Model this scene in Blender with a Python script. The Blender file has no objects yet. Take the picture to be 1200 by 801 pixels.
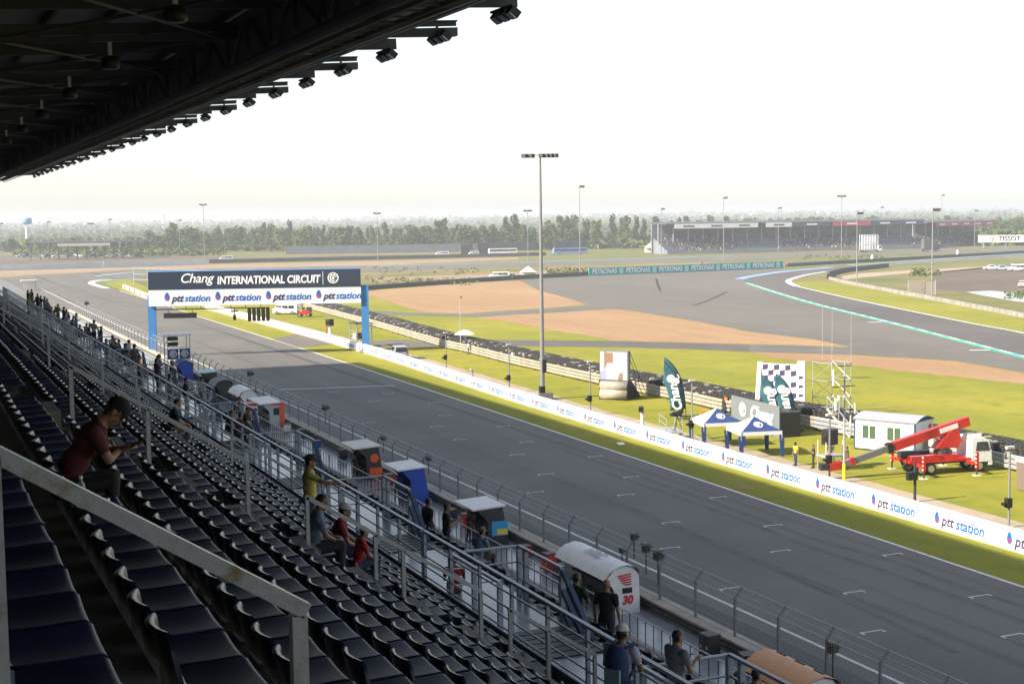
import bpy, bmesh, math, random
from mathutils import Vector, Matrix
random.seed(7)
R = math.radians
scene = bpy.context.scene
COL = scene.collection

# ------------------------------------------------------------------ camera
# World: track runs along +Y, +X points from the grandstand to the track, z = 0 is the track surface.
H_EYE = 18.4                       # eye height above the track
FPX, CX, CY = 1700.0, 600.0, 400.5 # focal length and centre on a 1200 x 801 picture
def _frame():
    a = Vector((-123 - CX, 262.6 - CY, FPX))
    b = Vector((2000 - CX, 262.6 - 0.0133 * 2123 - CY, FPX))
    n = a.cross(b).normalized()
    if n.y > 0: n = -n
    y = a.normalized(); x = y.cross(n)
    return x, y, n                 # world axes seen from the camera (x right, y down, z forward)
AX, AY, AZ = _frame()
cam = bpy.data.cameras.new('camera'); cam_o = bpy.data.objects.new('camera', cam); COL.objects.link(cam_o)
right = Vector((AX.x, AY.x, AZ.x)); down = Vector((AX.y, AY.y, AZ.y)); fwd = Vector((AX.z, AY.z, AZ.z))
m = Matrix((right, -down, -fwd)).transposed().to_4x4(); m.translation = (0, 0, H_EYE)
cam_o.matrix_world = m
cam.sensor_width = 36; cam.lens = 36 * FPX / 1200; cam.clip_start = 0.2; cam.clip_end = 30000
scene.camera = cam_o

# ------------------------------------------------------------------ light
SUN_EL = R(32.4)
world = bpy.data.worlds.new('World'); scene.world = world; world.use_nodes = True
wn = world.node_tree; bg = wn.nodes['Background']
sky = wn.nodes.new('ShaderNodeTexSky'); sky.sky_type = 'NISHITA'; sky.sun_disc = False
sky.sun_elevation = SUN_EL; sky.sun_rotation = R(-90); sky.altitude = 100
sky.air_density = 1.0; sky.dust_density = 0.95; sky.ozone_density = 1.0
hs = wn.nodes.new('ShaderNodeHueSaturation'); hs.inputs['Saturation'].default_value = 0.5      # thin white high haze
wn.links.new(sky.outputs[0], hs.inputs['Color']); wn.links.new(hs.outputs[0], bg.inputs[0]); bg.inputs[1].default_value = 0.093
sun = bpy.data.lights.new('sun', 'SUN'); sun.energy = 5.0; sun.angle = R(0.6); sun.color = (1.0, 0.87, 0.69)
sun_o = bpy.data.objects.new('sun', sun); COL.objects.link(sun_o)
sdir = Vector((math.cos(SUN_EL), 0.02, -math.sin(SUN_EL)))      # light travels from behind the stand to the track
sun_o.rotation_euler = sdir.to_track_quat('-Z', 'Y').to_euler(); sun_o.location = (-60, 0, 80)
scene.view_settings.view_transform = 'Standard'; scene.view_settings.look = 'None'
scene.view_settings.gamma = 1; scene.view_settings.exposure = 1.4
scene.view_settings.use_curve_mapping = False
scene.render.resolution_x = 1024; scene.render.resolution_y = 683
scene.cycles.max_bounces = 6; scene.cycles.volume_bounces = 0; scene.cycles.volume_step_rate = 10

# ------------------------------------------------------------------ survey helpers
def ray(px, py):
    v = Vector((px - CX, py - CY, FPX)); return Vector((AX.dot(v), AY.dot(v), AZ.dot(v)))
def G(px, py, z=0.0):              # the spot on level z
    d = ray(px, py); t = (z - H_EYE) / d.z; return Vector((t * d.x, t * d.y, z))
def GX(px, py, X):                 # the spot on the plane x = X
    d = ray(px, py); t = X / d.x; return Vector((X, t * d.y, H_EYE + t * d.z))
def GY(px, py, Y):
    d = ray(px, py); t = Y / d.y; return Vector((t * d.x, Y, H_EYE + t * d.z))
def mpp(p):                        # metres per photo pixel at a point
    v = Vector(p) - Vector((0, 0, H_EYE)); return v.dot(fwd) / FPX
def DZ(drop): return H_EYE - drop

# ------------------------------------------------------------------ mesh builder
class MB:
    def __init__(s): s.v = []; s.f = []; s.m = []
    def add(s, vs, fs, mi=0):
        o = len(s.v); s.v += [tuple(p) for p in vs]
        for f in fs: s.f.append(tuple(i + o for i in f)); s.m.append(mi)
        return s
    def box(s, c, d, rz=0, mi=0, M=None):
        x, y, z = d[0] / 2, d[1] / 2, d[2] / 2
        ps = [Vector(p) for p in ((-x,-y,-z),(x,-y,-z),(x,y,-z),(-x,y,-z),(-x,-y,z),(x,-y,z),(x,y,z),(-x,y,z))]
        if M is not None: ps = [M @ p for p in ps]
        elif rz:
            k = Matrix.Rotation(rz, 3, 'Z'); ps = [k @ p for p in ps]
        c = Vector(c)
        return s.add([p + c for p in ps], [(3,2,1,0),(4,5,6,7),(0,1,5,4),(1,2,6,5),(2,3,7,6),(3,0,4,7)], mi)
    def box6(s, x0, x1, y0, y1, z0, z1, mi=0):
        return s.box(((x0+x1)/2, (y0+y1)/2, (z0+z1)/2), (abs(x1-x0), abs(y1-y0), abs(z1-z0)), 0, mi)
    def tube(s, p0, p1, r0, r1=None, n=8, mi=0, caps=True):
        p0, p1 = Vector(p0), Vector(p1); r1 = r0 if r1 is None else r1
        d = p1 - p0
        if d.length < 1e-6: return s
        d.normalize(); u = d.cross(Vector((0, 0, 1)))
        if u.length < 1e-3: u = d.cross(Vector((1, 0, 0)))
        u.normalize(); w = d.cross(u); ph = math.pi / 4 if n == 4 else 0
        ring = lambda p, r: [p + u * (r * math.cos(ph + 2*math.pi*i/n)) + w * (r * math.sin(ph + 2*math.pi*i/n)) for i in range(n)]
        fs = [(i, (i+1) % n, n + (i+1) % n, n + i) for i in range(n)]
        if caps: fs += [tuple(range(n-1, -1, -1)), tuple(range(n, 2*n))]
        return s.add(ring(p0, r0) + ring(p1, r1), fs, mi)
    def bar(s, p0, p1, w, h, mi=0):    # rectangular bar, w sideways, h upright
        p0, p1 = Vector(p0), Vector(p1); d = (p1 - p0).normalized()
        u = d.cross(Vector((0, 0, 1)))
        if u.length < 1e-3: u = Vector((1, 0, 0))
        u.normalize(); t = u.cross(d)
        q = [(-1,-1),(1,-1),(1,1),(-1,1)]
        vs = [p + u*(a*w/2) + t*(b*h/2) for p in (p0, p1) for a, b in q]
        return s.add(vs, [(0,1,2,3),(7,6,5,4),(0,4,5,1),(1,5,6,2),(2,6,7,3),(3,7,4,0)], mi)
    def prism(s, pts, d, mi=0):        # polygon (3d points) extruded by vector d
        n = len(pts); d = Vector(d); ps = [Vector(p) for p in pts]
        fs = [tuple(range(n-1, -1, -1)), tuple(range(n, 2*n))] + [(i, (i+1) % n, n + (i+1) % n, n + i) for i in range(n)]
        return s.add(ps + [p + d for p in ps], fs, mi)
    def lathe(s, prof, c=(0,0,0), n=12, mi=0):   # prof: (radius, z)
        c = Vector(c); vs = []; fs = []
        for r, z in prof: vs += [c + Vector((r*math.cos(2*math.pi*i/n), r*math.sin(2*math.pi*i/n), z)) for i in range(n)]
        for k in range(len(prof) - 1):
            for i in range(n): fs.append((k*n+i, k*n+(i+1) % n, (k+1)*n+(i+1) % n, (k+1)*n+i))
        return s.add(vs, fs, mi)
    def grid(s, rows, mi=0, close=False):        # rows of points -> quads
        n = len(rows[0]); vs = [p for r in rows for p in r]; fs = []
        for k in range(len(rows) - 1):
            for i in range(n if close else n - 1): fs.append((k*n+i, k*n+(i+1) % n, (k+1)*n+(i+1) % n, (k+1)*n+i))
        return s.add(vs, fs, mi)
    def ball(s, c, r, n=8, k=5, mi=0, sc=(1,1,1)):
        c = Vector(c); rows = []
        for a in range(k + 1):
            th = math.pi * a / k
            rows.append([c + Vector((r*sc[0]*math.sin(th)*math.cos(2*math.pi*i/n), r*sc[1]*math.sin(th)*math.sin(2*math.pi*i/n), -r*sc[2]*math.cos(th))) for i in range(n)])
        return s.grid(rows, mi, True)
    def merge(s, o, M):
        return s.add([M @ Vector(p) for p in o.v], o.f, 0) if not any(o.m) else s._mm(o, M)
    def _mm(s, o, M):
        k = len(s.v); s.v += [tuple(M @ Vector(p)) for p in o.v]
        for f, q in zip(o.f, o.m): s.f.append(tuple(i + k for i in f)); s.m.append(q)
        return s
    def mesh(s, name, mats, smooth=False):
        me = bpy.data.meshes.new(name); me.from_pydata(s.v, [], s.f)
        for x in (mats if isinstance(mats, (list, tuple)) else [mats]): me.materials.append(x)
        if any(s.m): me.polygons.foreach_set('material_index', s.m)
        if smooth: me.polygons.foreach_set('use_smooth', [True] * len(s.f))
        me.update(); return me
    def build(s, name, mats, parent=None, smooth=False, loc=None):
        return link(name, s.mesh(name, mats, smooth), parent, loc)
def link(name, me, parent=None, loc=None, rz=0):
    o = bpy.data.objects.new(name, me); COL.objects.link(o)
    if parent is not None: o.parent = parent
    if loc is not None: o.location = loc
    if rz: o.rotation_euler = (0, 0, rz)
    return o
def tag(o, label=None, cat=None, group=None, kind=None):
    if label: o['label'] = label
    if cat: o['category'] = cat
    if group: o['group'] = group
    if kind: o['kind'] = kind
    return o
def thing(name, label, cat, loc=(0,0,0), rz=0, group=None):
    o = bpy.data.objects.new(name, None); COL.objects.link(o); o.location = loc; o.rotation_euler = (0, 0, rz)
    o.empty_display_size = 0.2
    return tag(o, label, cat, group)
def clone(o, loc=None, rz=None, label=None, parent=None, group=None, scale=None):
    c = o.copy(); COL.objects.link(c); c.parent = parent
    if loc is not None: c.location = loc
    if rz is not None: c.rotation_euler = (0, 0, rz)
    if scale is not None: c.scale = scale
    if label: c['label'] = label
    if group: c['group'] = group
    for ch in list(o.children): clone(ch, parent=c)
    return c
ORD = ['first','second','third','fourth','fifth','sixth','seventh','eighth','ninth','tenth','eleventh','twelfth','thirteenth','fourteenth','fifteenth',
 'sixteenth','seventeenth','eighteenth','nineteenth','twentieth']
def nth(i):                      # 0-based
    if i < 20: return ORD[i]
    t = {2:'twenty',3:'thirty',4:'forty',5:'fifty',6:'sixty',7:'seventy',8:'eighty',9:'ninety'}[(i+1)//10]; u = (i+1) % 10
    return (t + '-' + ORD[u-1]) if u else t[:-1] + 'ieth'

# ------------------------------------------------------------------ materials
def mat(name, col, rough=0.7, metal=0.0, col2=None, scale=4.0, bump=0.0, bscale=None, detail=4, coat=0.0, spec=0.5, stretch=None, mixlo=0.35, mixhi=0.65, world_pos=False, trans=0, emit=0):
    mt = bpy.data.materials.new(name); mt.use_nodes = True; nt = mt.node_tree; b = nt.nodes['Principled BSDF']
    b.inputs['Base Color'].default_value = (*col, 1); b.inputs['Roughness'].default_value = rough; b.inputs['Metallic'].default_value = metal
    b.inputs['Specular IOR Level'].default_value = spec; b.inputs['Coat Weight'].default_value = coat
    mt.diffuse_color = (*col, 1)
    if trans: b.inputs['Transmission Weight'].default_value = trans
    if emit: b.inputs['Emission Color'].default_value = (*col, 1); b.inputs['Emission Strength'].default_value = emit
    if col2 is not None or bump:
        if world_pos: co = nt.nodes.new('ShaderNodeNewGeometry').outputs['Position']
        else: co = nt.nodes.new('ShaderNodeTexCoord').outputs['Object']
        if stretch:
            mp = nt.nodes.new('ShaderNodeMapping'); mp.inputs['Scale'].default_value = stretch; nt.links.new(co, mp.inputs[0]); co = mp.outputs[0]
        if col2 is not None:
            nz = nt.nodes.new('ShaderNodeTexNoise'); nz.inputs['Scale'].default_value = scale; nz.inputs['Detail'].default_value = detail
            nz.inputs['Roughness'].default_value = 0.65
            nt.links.new(co, nz.inputs['Vector'])
            rp = nt.nodes.new('ShaderNodeMapRange'); rp.inputs[1].default_value = mixlo; rp.inputs[2].default_value = mixhi
            nt.links.new(nz.outputs['Fac'], rp.inputs[0])
            mx = nt.nodes.new('ShaderNodeMix'); mx.data_type = 'RGBA'; mx.inputs['A'].default_value = (*col, 1); mx.inputs['B'].default_value = (*col2, 1)
            nt.links.new(rp.outputs[0], mx.inputs['Factor']); nt.links.new(mx.outputs['Result'], b.inputs['Base Color'])
        if bump:
            n2 = nt.nodes.new('ShaderNodeTexNoise'); n2.inputs['Scale'].default_value = bscale or scale * 4; n2.inputs['Detail'].default_value = 5
            nt.links.new(co, n2.inputs['Vector'])
            bp = nt.nodes.new('ShaderNodeBump'); bp.inputs['Strength'].default_value = bump; bp.inputs['Distance'].default_value = 0.02
            nt.links.new(n2.outputs['Fac'], bp.inputs['Height']); nt.links.new(bp.outputs[0], b.inputs['Normal'])
    return mt
def ground_mat(name, cols, scales, rough=0.9, stretch=None, bump=0.3, streak=None):
    """layers: cols[0] base, then each (colour, noise scale, lo, hi) mixed over it, in world position"""
    mt = bpy.data.materials.new(name); mt.use_nodes = True; nt = mt.node_tree; b = nt.nodes['Principled BSDF']
    b.inputs['Roughness'].default_value = rough; b.inputs['Specular IOR Level'].default_value = 0.3
    pos = nt.nodes.new('ShaderNodeNewGeometry').outputs['Position']; cur = None
    for i, (c, sc, lo, hi, st) in enumerate(scales):
        co = pos
        if st:
            mp = nt.nodes.new('ShaderNodeMapping'); mp.inputs['Scale'].default_value = st; nt.links.new(co, mp.inputs[0]); co = mp.outputs[0]
        nz = nt.nodes.new('ShaderNodeTexNoise'); nz.inputs['Scale'].default_value = sc; nz.inputs['Detail'].default_value = 5; nz.inputs['Roughness'].default_value = 0.6
        nt.links.new(co, nz.inputs['Vector'])
        rp = nt.nodes.new('ShaderNodeMapRange'); rp.inputs[1].default_value = lo; rp.inputs[2].default_value = hi; nt.links.new(nz.outputs['Fac'], rp.inputs[0])
        mx = nt.nodes.new('ShaderNodeMix'); mx.data_type = 'RGBA'; mx.inputs['B'].default_value = (*c, 1)
        if cur is None: mx.inputs['A'].default_value = (*cols, 1)
        else: nt.links.new(cur, mx.inputs['A'])
        nt.links.new(rp.outputs[0], mx.inputs['Factor']); cur = mx.outputs['Result']
    nt.links.new(cur, b.inputs['Base Color'])
    if bump:
        n2 = nt.nodes.new('ShaderNodeTexNoise'); n2.inputs['Scale'].default_value = 6; n2.inputs['Detail'].default_value = 6
        nt.links.new(pos, n2.inputs['Vector']); bp = nt.nodes.new('ShaderNodeBump'); bp.inputs['Strength'].default_value = bump; bp.inputs['Distance'].default_value = 0.05
        nt.links.new(n2.outputs['Fac'], bp.inputs['Height']); nt.links.new(bp.outputs[0], b.inputs['Normal'])
    return mt
M = {}
M['grass'] = ground_mat('grass', (0.172, 0.186, 0.013), [((0.255,0.235,0.022), 0.05, .42, .62, (1,0.5,1)), ((0.105,0.145,0.010), 0.35, .50, .75, None), ((0.26,0.21,0.05), 0.16, .60, .76, (1,0.6,1)), ((0.19,0.19,0.02), 2.5, .45, .7, None)], rough=1.0, bump=0.6)
M['dry_grass'] = ground_mat('dry_grass', (0.125, 0.135, 0.035), [((0.20,0.15,0.075), 0.012, .42, .60, (0.4,1,1)), ((0.085,0.115,0.022), 0.06, .45, .65, None), ((0.27,0.20,0.11), 0.03, .60, .75, (0.3,1,1))], rough=1.0, bump=0.3)
M['asphalt'] = ground_mat('asphalt', (0.132,0.127,0.122), [((0.104,0.101,0.099), 0.25, .35, .7, (1.2,0.03,1)), ((0.155,0.147,0.138), 0.08, .45, .7, None), ((0.060,0.060,0.062), 0.55, .56, .68, (1,0.006,1)), ((0.145,0.142,0.138), 14, .55, .75, None)], rough=0.75, bump=0.35)
M['runoff'] = ground_mat('runoff', (0.132,0.124,0.117), [((0.106,0.101,0.097), 0.02, .40, .65, (1,0.4,1)), ((0.150,0.139,0.127), 0.10, .5, .75, None), ((0.098,0.092,0.088), 0.05, .60, .70, (0.25,2.2,1))], rough=0.85, bump=0.2)
M['track_far'] = ground_mat('track_far', (0.105,0.098,0.098), [((0.080,0.077,0.080), 0.03, .4, .6, (1,.4,1)), ((0.12,0.112,0.11), 0.2, .5, .7, None)], rough=0.8, bump=0.2)
M['gravel'] = ground_mat('gravel', (0.285,0.180,0.100), [((0.325,0.215,0.125), 0.04, .4, .65, (1,.4,1)), ((0.21,0.130,0.072), 0.9, .52, .7, None), ((0.25,0.157,0.088), 0.1, .5, .7, (3,.3,1))], rough=1.0, bump=0.8)
M['gravel_pale'] = ground_mat('gravel_pale', (0.25,0.185,0.13), [((0.29,0.22,0.16), 0.02, .4, .65, None), ((0.20,0.15,0.105), 0.2, .5, .7, None)], rough=1.0)
M['service_road'] = ground_mat('service_road', (0.33,0.275,0.215), [((0.275,0.23,0.18), 0.15, .4, .65, (1,.4,1)), ((0.37,0.31,0.245), 0.8, .5, .7, None)], rough=0.95)
M['dark_soil'] = ground_mat('dark_soil', (0.105,0.085,0.070), [((0.15,0.12,0.09), 0.03, .45, .65, None), ((0.08,0.068,0.06), 0.2, .5, .7, None)], rough=1.0, bump=.8)
M['pit_floor'] = ground_mat('pit_floor', (0.17,0.17,0.17), [((0.13,0.13,0.135), 0.3, .4, .65, (1,.1,1)), ((0.22,0.22,0.215), 0.1, .5, .7, None)], rough=0.6, bump=.15)
M['line'] = mat('road_paint', (0.72,0.72,0.70), 0.7, col2=(0.45,0.45,0.44), scale=3, world_pos=True, mixlo=.45, mixhi=.75)
M['kerb_green'] = mat('kerb_green', (0.03,0.33,0.17), 0.7, col2=(0.06,0.40,0.24), scale=.4, world_pos=True)
M['kerb_blue'] = mat('kerb_blue', (0.16,0.32,0.68), 0.7, col2=(0.22,0.4,0.7), scale=.4, world_pos=True)
M['kerb_teal'] = mat('kerb_teal', (0.25,0.55,0.60), 0.7)
M['concrete'] = mat('concrete', (0.30,0.29,0.27), 0.9, col2=(0.22,0.21,0.20), scale=1.5, bump=.2, world_pos=True)
M['wall_conc'] = mat('wall_concrete', (0.46,0.42,0.36), 0.9, col2=(0.34,0.31,0.26), scale=0.8, world_pos=True, bump=.1)
M['stand_conc'] = mat('stand_concrete', (0.24,0.215,0.185), 0.75, col2=(0.17,0.152,0.132), scale=2.2, bump=.2, world_pos=True)
M['walk_floor'] = mat('walkway_floor', (0.30,0.32,0.35), 0.22, col2=(0.24,0.26,0.29), scale=.9, world_pos=True)
M['seat'] = mat('navy_seat_plastic', (0.006,0.011,0.042), 0.46, col2=(0.010,0.017,0.056), scale=6, spec=.2, bump=.02, bscale=30)
nt = M['seat'].node_tree; bs = nt.nodes['Principled BSDF']; oi = nt.nodes.new('ShaderNodeObjectInfo'); mr = nt.nodes.new('ShaderNodeMapRange'); mr.inputs[3].default_value = 0.75; mr.inputs[4].default_value = 1.5
hv = nt.nodes.new('ShaderNodeHueSaturation'); src = bs.inputs['Base Color'].links[0].from_socket; nt.links.new(oi.outputs['Random'], mr.inputs[0]); nt.links.new(mr.outputs[0], hv.inputs['Value']); nt.links.new(src, hv.inputs['Color']); nt.links.new(hv.outputs[0], bs.inputs['Base Color'])   # some shells more faded than others
M['seat_back'] = M['seat'].copy(); M['seat_back'].name = 'navy_backrest_plastic'; q_ = M['seat_back'].node_tree.nodes['Principled BSDF']; q_.inputs['Specular IOR Level'].default_value = .55; q_.inputs['Roughness'].default_value = .30
M['post_grey'] = mat('grey_fence_post', (0.17,0.19,0.22), 0.5, metal=.3)
M['seat_edge'] = mat('seat_bracket_steel', (0.10,0.10,0.105), 0.5, metal=.6)
M['galv'] = mat('galvanised_steel', (0.44,0.46,0.49), 0.42, metal=0.35, col2=(0.35,0.37,0.40), scale=9, world_pos=True)
M['rail_paint'] = mat('grey_rail_paint', (0.36,0.40,0.46), 0.38, col2=(0.29,0.32,0.37), scale=8, world_pos=True)
M['rusty_rail'] = mat('weathered_rail_paint', (0.47,0.50,0.56), 0.32, col2=(0.24,0.18,0.07), scale=9, world_pos=True, mixlo=.52, mixhi=.72, bump=.15, detail=8)
M['blue_steel'] = mat('blue_grey_steel', (0.06,0.10,0.19), 0.5, col2=(0.05,0.08,0.15), scale=5)
M['roof_steel'] = mat('roof_steel', (0.10,0.097,0.095), 0.7, col2=(0.07,0.07,0.07), scale=1.0, world_pos=True)
M['roof_sheet'] = mat('roof_sheet', (0.20,0.195,0.19), 0.6, col2=(0.15,0.15,0.15), scale=.7, world_pos=True)
M['pole'] = mat('pole_steel', (0.24,0.24,0.245), 0.5, metal=.3, col2=(0.19,0.19,0.20), scale=1.0)
M['black'] = mat('black_plastic', (0.012,0.012,0.013), 0.5)
M['dark_metal'] = mat('dark_metal', (0.05,0.05,0.055), 0.5, metal=.5)
M['rubber'] = mat('tyre_rubber', (0.018,0.018,0.019), 0.85, col2=(0.03,0.03,0.03), scale=5)
M['white'] = mat('white_paint', (0.80,0.80,0.80), 0.5, col2=(0.70,0.70,0.69), scale=2)
M['tyre_white'] = mat('tyre_white', (0.30,0.29,0.27), 0.85, col2=(.14,.13,.12), scale=3)
M['banner_white'] = mat('white_banner_vinyl', (0.72,0.72,0.715), 0.45, col2=(0.66,0.66,0.655), scale=.6, world_pos=True)
M['navy_ink'] = mat('navy_ink', (0.035,0.03,0.10), 0.5)
M['sky_ink'] = mat('light_blue_ink', (0.006,0.105,0.40), 0.5)
M['red_ink'] = mat('red_ink', (0.60,0.03,0.035), 0.5)
M['gantry_navy'] = mat('navy_banner_vinyl', (0.018,0.030,0.055), 0.5, col2=(0.022,0.036,0.065), scale=.4)
M['gantry_white'] = mat('pale_banner_vinyl', (0.62,0.66,0.74), 0.5, col2=(0.56,0.60,0.68), scale=.4)
M['gantry_blue'] = mat('gantry_blue_paint', (0.045,0.20,0.47), 0.45, col2=(0.04,0.17,0.42), scale=.6)
M['letter_white'] = mat('white_lettering', (0.78,0.79,0.80), 0.5)
M['red'] = mat('red_paint', (0.52,0.018,0.016), 0.35, col2=(0.42,0.016,0.015), scale=2, coat=.3)
M['orange'] = mat('orange_paint', (0.75,0.11,0.02), 0.4)
M['glass'] = mat('dark_window_glass', (0.02,0.026,0.03), 0.08, spec=.8)
M['green_glass'] = mat('green_window_glass', (0.05,0.10,0.055), 0.1, spec=.8)
M['chrome'] = mat('bright_metal', (0.55,0.55,0.56), 0.3, metal=.9)
M['cream'] = mat('cream_panel', (0.72,0.69,0.62), 0.6, col2=(0.62,0.59,0.52), scale=.7)
M['teal_board'] = mat('teal_board', (0.02,0.34,0.36), 0.5)
M['teal_flag'] = mat('teal_flag_cloth', (0.012,0.075,0.11), 0.7, col2=(0.02,0.10,0.13), scale=1.2)
M['navy_cloth'] = mat('navy_tent_cloth', (0.02,0.05,0.17), 0.7)
M['grey_cloth'] = mat('grey_banner_cloth', (0.13,0.15,0.17), 0.7)
M['bark'] = mat('bark', (0.16,0.13,0.10), 0.95, col2=(0.10,0.08,0.06), scale=3)
# ================================================================== ground
_rg = random.Random(31)
def ragged(pts, amp, step):
    pts = [Vector((p[0], p[1])) for p in pts]; out = []
    for a, c in zip(pts, pts[1:] + pts[:1]):
        n = max(1, min(60, int((c-a).length/step))); nrm = Vector((-(c-a).y, (c-a).x)); nrm = nrm.normalized() if nrm.length else nrm
        out.append(a)
        for i in range(1, n): out.append(a.lerp(c, i/n) + nrm*_rg.uniform(-amp, amp))
    return out
def sheet(name, pts, z, mt, kind='structure', label=None, cat=None):
    if name in ('gravel_bed', 'dirt_strip', 'service_road', 'bare_earth', 'dirt_road', 'spoil_ground', 'gravel_bed_corner'): pts = ragged(pts, .32 if name != 'service_road' else .16, 2.2)
    from mathutils.geometry import delaunay_2d_cdt
    vs, es, fs = delaunay_2d_cdt([Vector((p[0], p[1])) for p in pts], [], [list(range(len(pts)))], 1, 1e-4)[:3]
    def up(f):
        a, b_, c = (vs[i] for i in f[:3]); return (b_-a).cross(c-a) > 0
    me = bpy.data.meshes.new(name)
    me.from_pydata([(v.x, v.y, z) for v in vs], [], [f if up(f) else f[::-1] for f in fs]); me.materials.append(mt); me.update()
    o = link(name, me); o['kind'] = kind
    return o
def px(*ps): return [G(*p) for p in ps]
sheet('ground', [(-4000,-600),(9000,-600),(9000,14000),(-4000,14000)], -0.03, M['dry_grass'])
# bright infield grass between the straight and the run-off of the next corner
sheet('infield_grass', [(50,-40),(50,60),(52,200),(52.7,300)] + px((120,332),(150,327),(180,340),(300,350),(428,344),(470,330),(1000,330),(1200,345),(1200,480)) + [(140,60),(110,-40)], 0.0, M['grass'])
RL = [(49.9,-40),(50,55),(50.5,80),(51.2,118),(51.8,150),(52.5,198),(52.75,281)]       # right edge of the straight
main = [(31.4,-40)] + RL + px((170,349),(135,339),(113,333),(107,331),(112,328.5),(160,326),(300,321.5),(440,318),(700,309),(870,304.5),(1000,299),(1200,293.5),(1200,289),(870,298.5),(700,303.5),(440,311.5),(300,314.5),(162,316),(56,322),(0,325.5),(-60,328)) + [(31.4,560),(31.4,300)]
sheet('race_track', main, 0.008, M['asphalt'])
sheet('gravel_bed_corner', px((-60,327),(0,325),(56,321.6),(162,315.6),(300,314.2),(440,311),(608,304),(608,301.5),(430,306),(240,310),(100,314.5),(0,317),(-60,318)), 0.012, M['gravel_pale'])
sheet('perimeter_strip', px((-60,312),(0,311),(200,308),(430,302),(600,299.3),(600,297),(430,299),(200,303.5),(0,306),(-60,307)), 0.012, M['dark_soil'])
sheet('gravel_bed', px((430,341),(480,337),(576,330),(610,329),(630,340),(660,348),(688,356),(660,359.3),(544,367),(498,366),(466,357),(432,346.5)), 0.012, M['gravel'])
sheet('gravel_bed', px((556,372),(600,369),(660,366),(716,362),(737,364),(813,376),(880,389),(955,398),(997,406),(940,404.5),(880,403),(800,401),(720,399),(683,392),(640,386),(598,377)), 0.012, M['gravel'])
sheet('gravel_bed', px((876,412.5),(1000,416),(1120,423),(1200,437),(1300,457),(1300,475),(1200,450),(1080,437),(987,427),(920,421)), 0.012, M['gravel'])
sheet('run_off_area', px((604,328.6),(690,323.2),(918,314),(935,318),(925,325),(905,330),(884,334.5),(944,353),(1040,377),(1200,418),(1300,444),(1300,456.5),(1200,436.5),(1120,422.5),(1000,415.5),(876,412),(876,403.5),(940,405),(998,407),(955,397.5),(880,388.5),(813,375.5),(737,363.5),(716,361.5),(690,357.5),(660,347.5),(630,339.5),(611,328.9)), 0.016, M['runoff'])
sheet('service_path', px((425,363.5),(498,367),(544,367.7),(660,359.8),(690,357.6),(724,361.5),(660,365.4),(600,368.6),(556,371.4),(480,369.5),(425,368.5)), 0.020, M['runoff'])
sheet('service_path', px((545,399),(575,398),(640,398.8),(720,399.6),(800,401.6),(878,403.6),(878,412),(800,408.5),(720,406.5),(640,405.8),(575,404),(550,403)), 0.020, M['track_far'])
sheet('corner_track', px((1300,290.5),(1200,296.5),(1100,303),(990,311.5),(918,319),(872,325.5),(872,330),(884,334.5),(944,353),(1040,377),(1200,418),(1300,444),(1300,416),(1200,390.5),(1136,378.5),(1013,353.5),(960,341.5),(931,334.5),(923,330.5),(928,326),(968,318.5),(1008,313.5),(1100,306.5),(1200,300.5),(1300,295)), 0.024, M['track_far'])
sheet('inner_service_ground', px((985,329),(1040,316),(1100,309.5),(1300,300),(1300,398),(1200,372.5),(1090,350),(1000,331)), 0.012, M['dry_grass'])
sheet('spoil_ground', px((1088,331),(1100,318.5),(1160,312.5),(1300,306),(1300,352),(1200,347),(1140,343),(1094,340)), 0.020, M['dark_soil'])
sheet('dirt_road', px((985,324),(1010,320),(1060,317),(1110,314.5),(1160,312),(1160,314),(1110,318.5),(1060,320.5),(1010,325),(990,327.5)), 0.020, M['service_road'])
sheet('puddle', px((1132,342),(1160,340.5),(1215,345.5),(1300,356),(1300,363),(1190,353),(1150,346)), 0.026, mat('water', (0.10,0.115,0.12), 0.06, spec=.8))
sheet('service_road', [(55.6,-40),(55.6,60),(56,120),(57,150),(59.2,188),(59.4,330),(63.5,330),(63.5,190),(62,150),(60.8,120),(60.2,60),(60,-40)], 0.016, M['service_road'])
sheet('crossing_path', [(52.5,203),(58.7,206),(58.7,228),(52.6,219)], 0.020, M['runoff'])
sheet('crossing_path', px((429,401),(450,398.5),(478,398),(522,404.5),(505,406.8),(460,405.5),(434,404.5)), 0.022, M['runoff'])
sheet('pit_lane', [(-40,-60),(31.39,-60),(31.39,560),(-40,560)], 0.004, M['pit_floor'])
# dry strips beyond the tyre wall
sheet('dirt_strip', px((440,326),(560,321),(700,314),(900,308),(900,311.5),(700,318),(560,325.5),(440,331)), 0.006, M['gravel_pale'])
sheet('dirt_strip', px((920,307),(1060,301),(1200,294.5),(1300,290),(1300,293),(1200,297.5),(1060,305),(920,312)), 0.006, M['dark_soil'])
sheet('dirt_strip', px((0,299),(150,297),(260,297),(260,304),(100,308),(0,310)), 0.006, M['dark_soil'])

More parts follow.
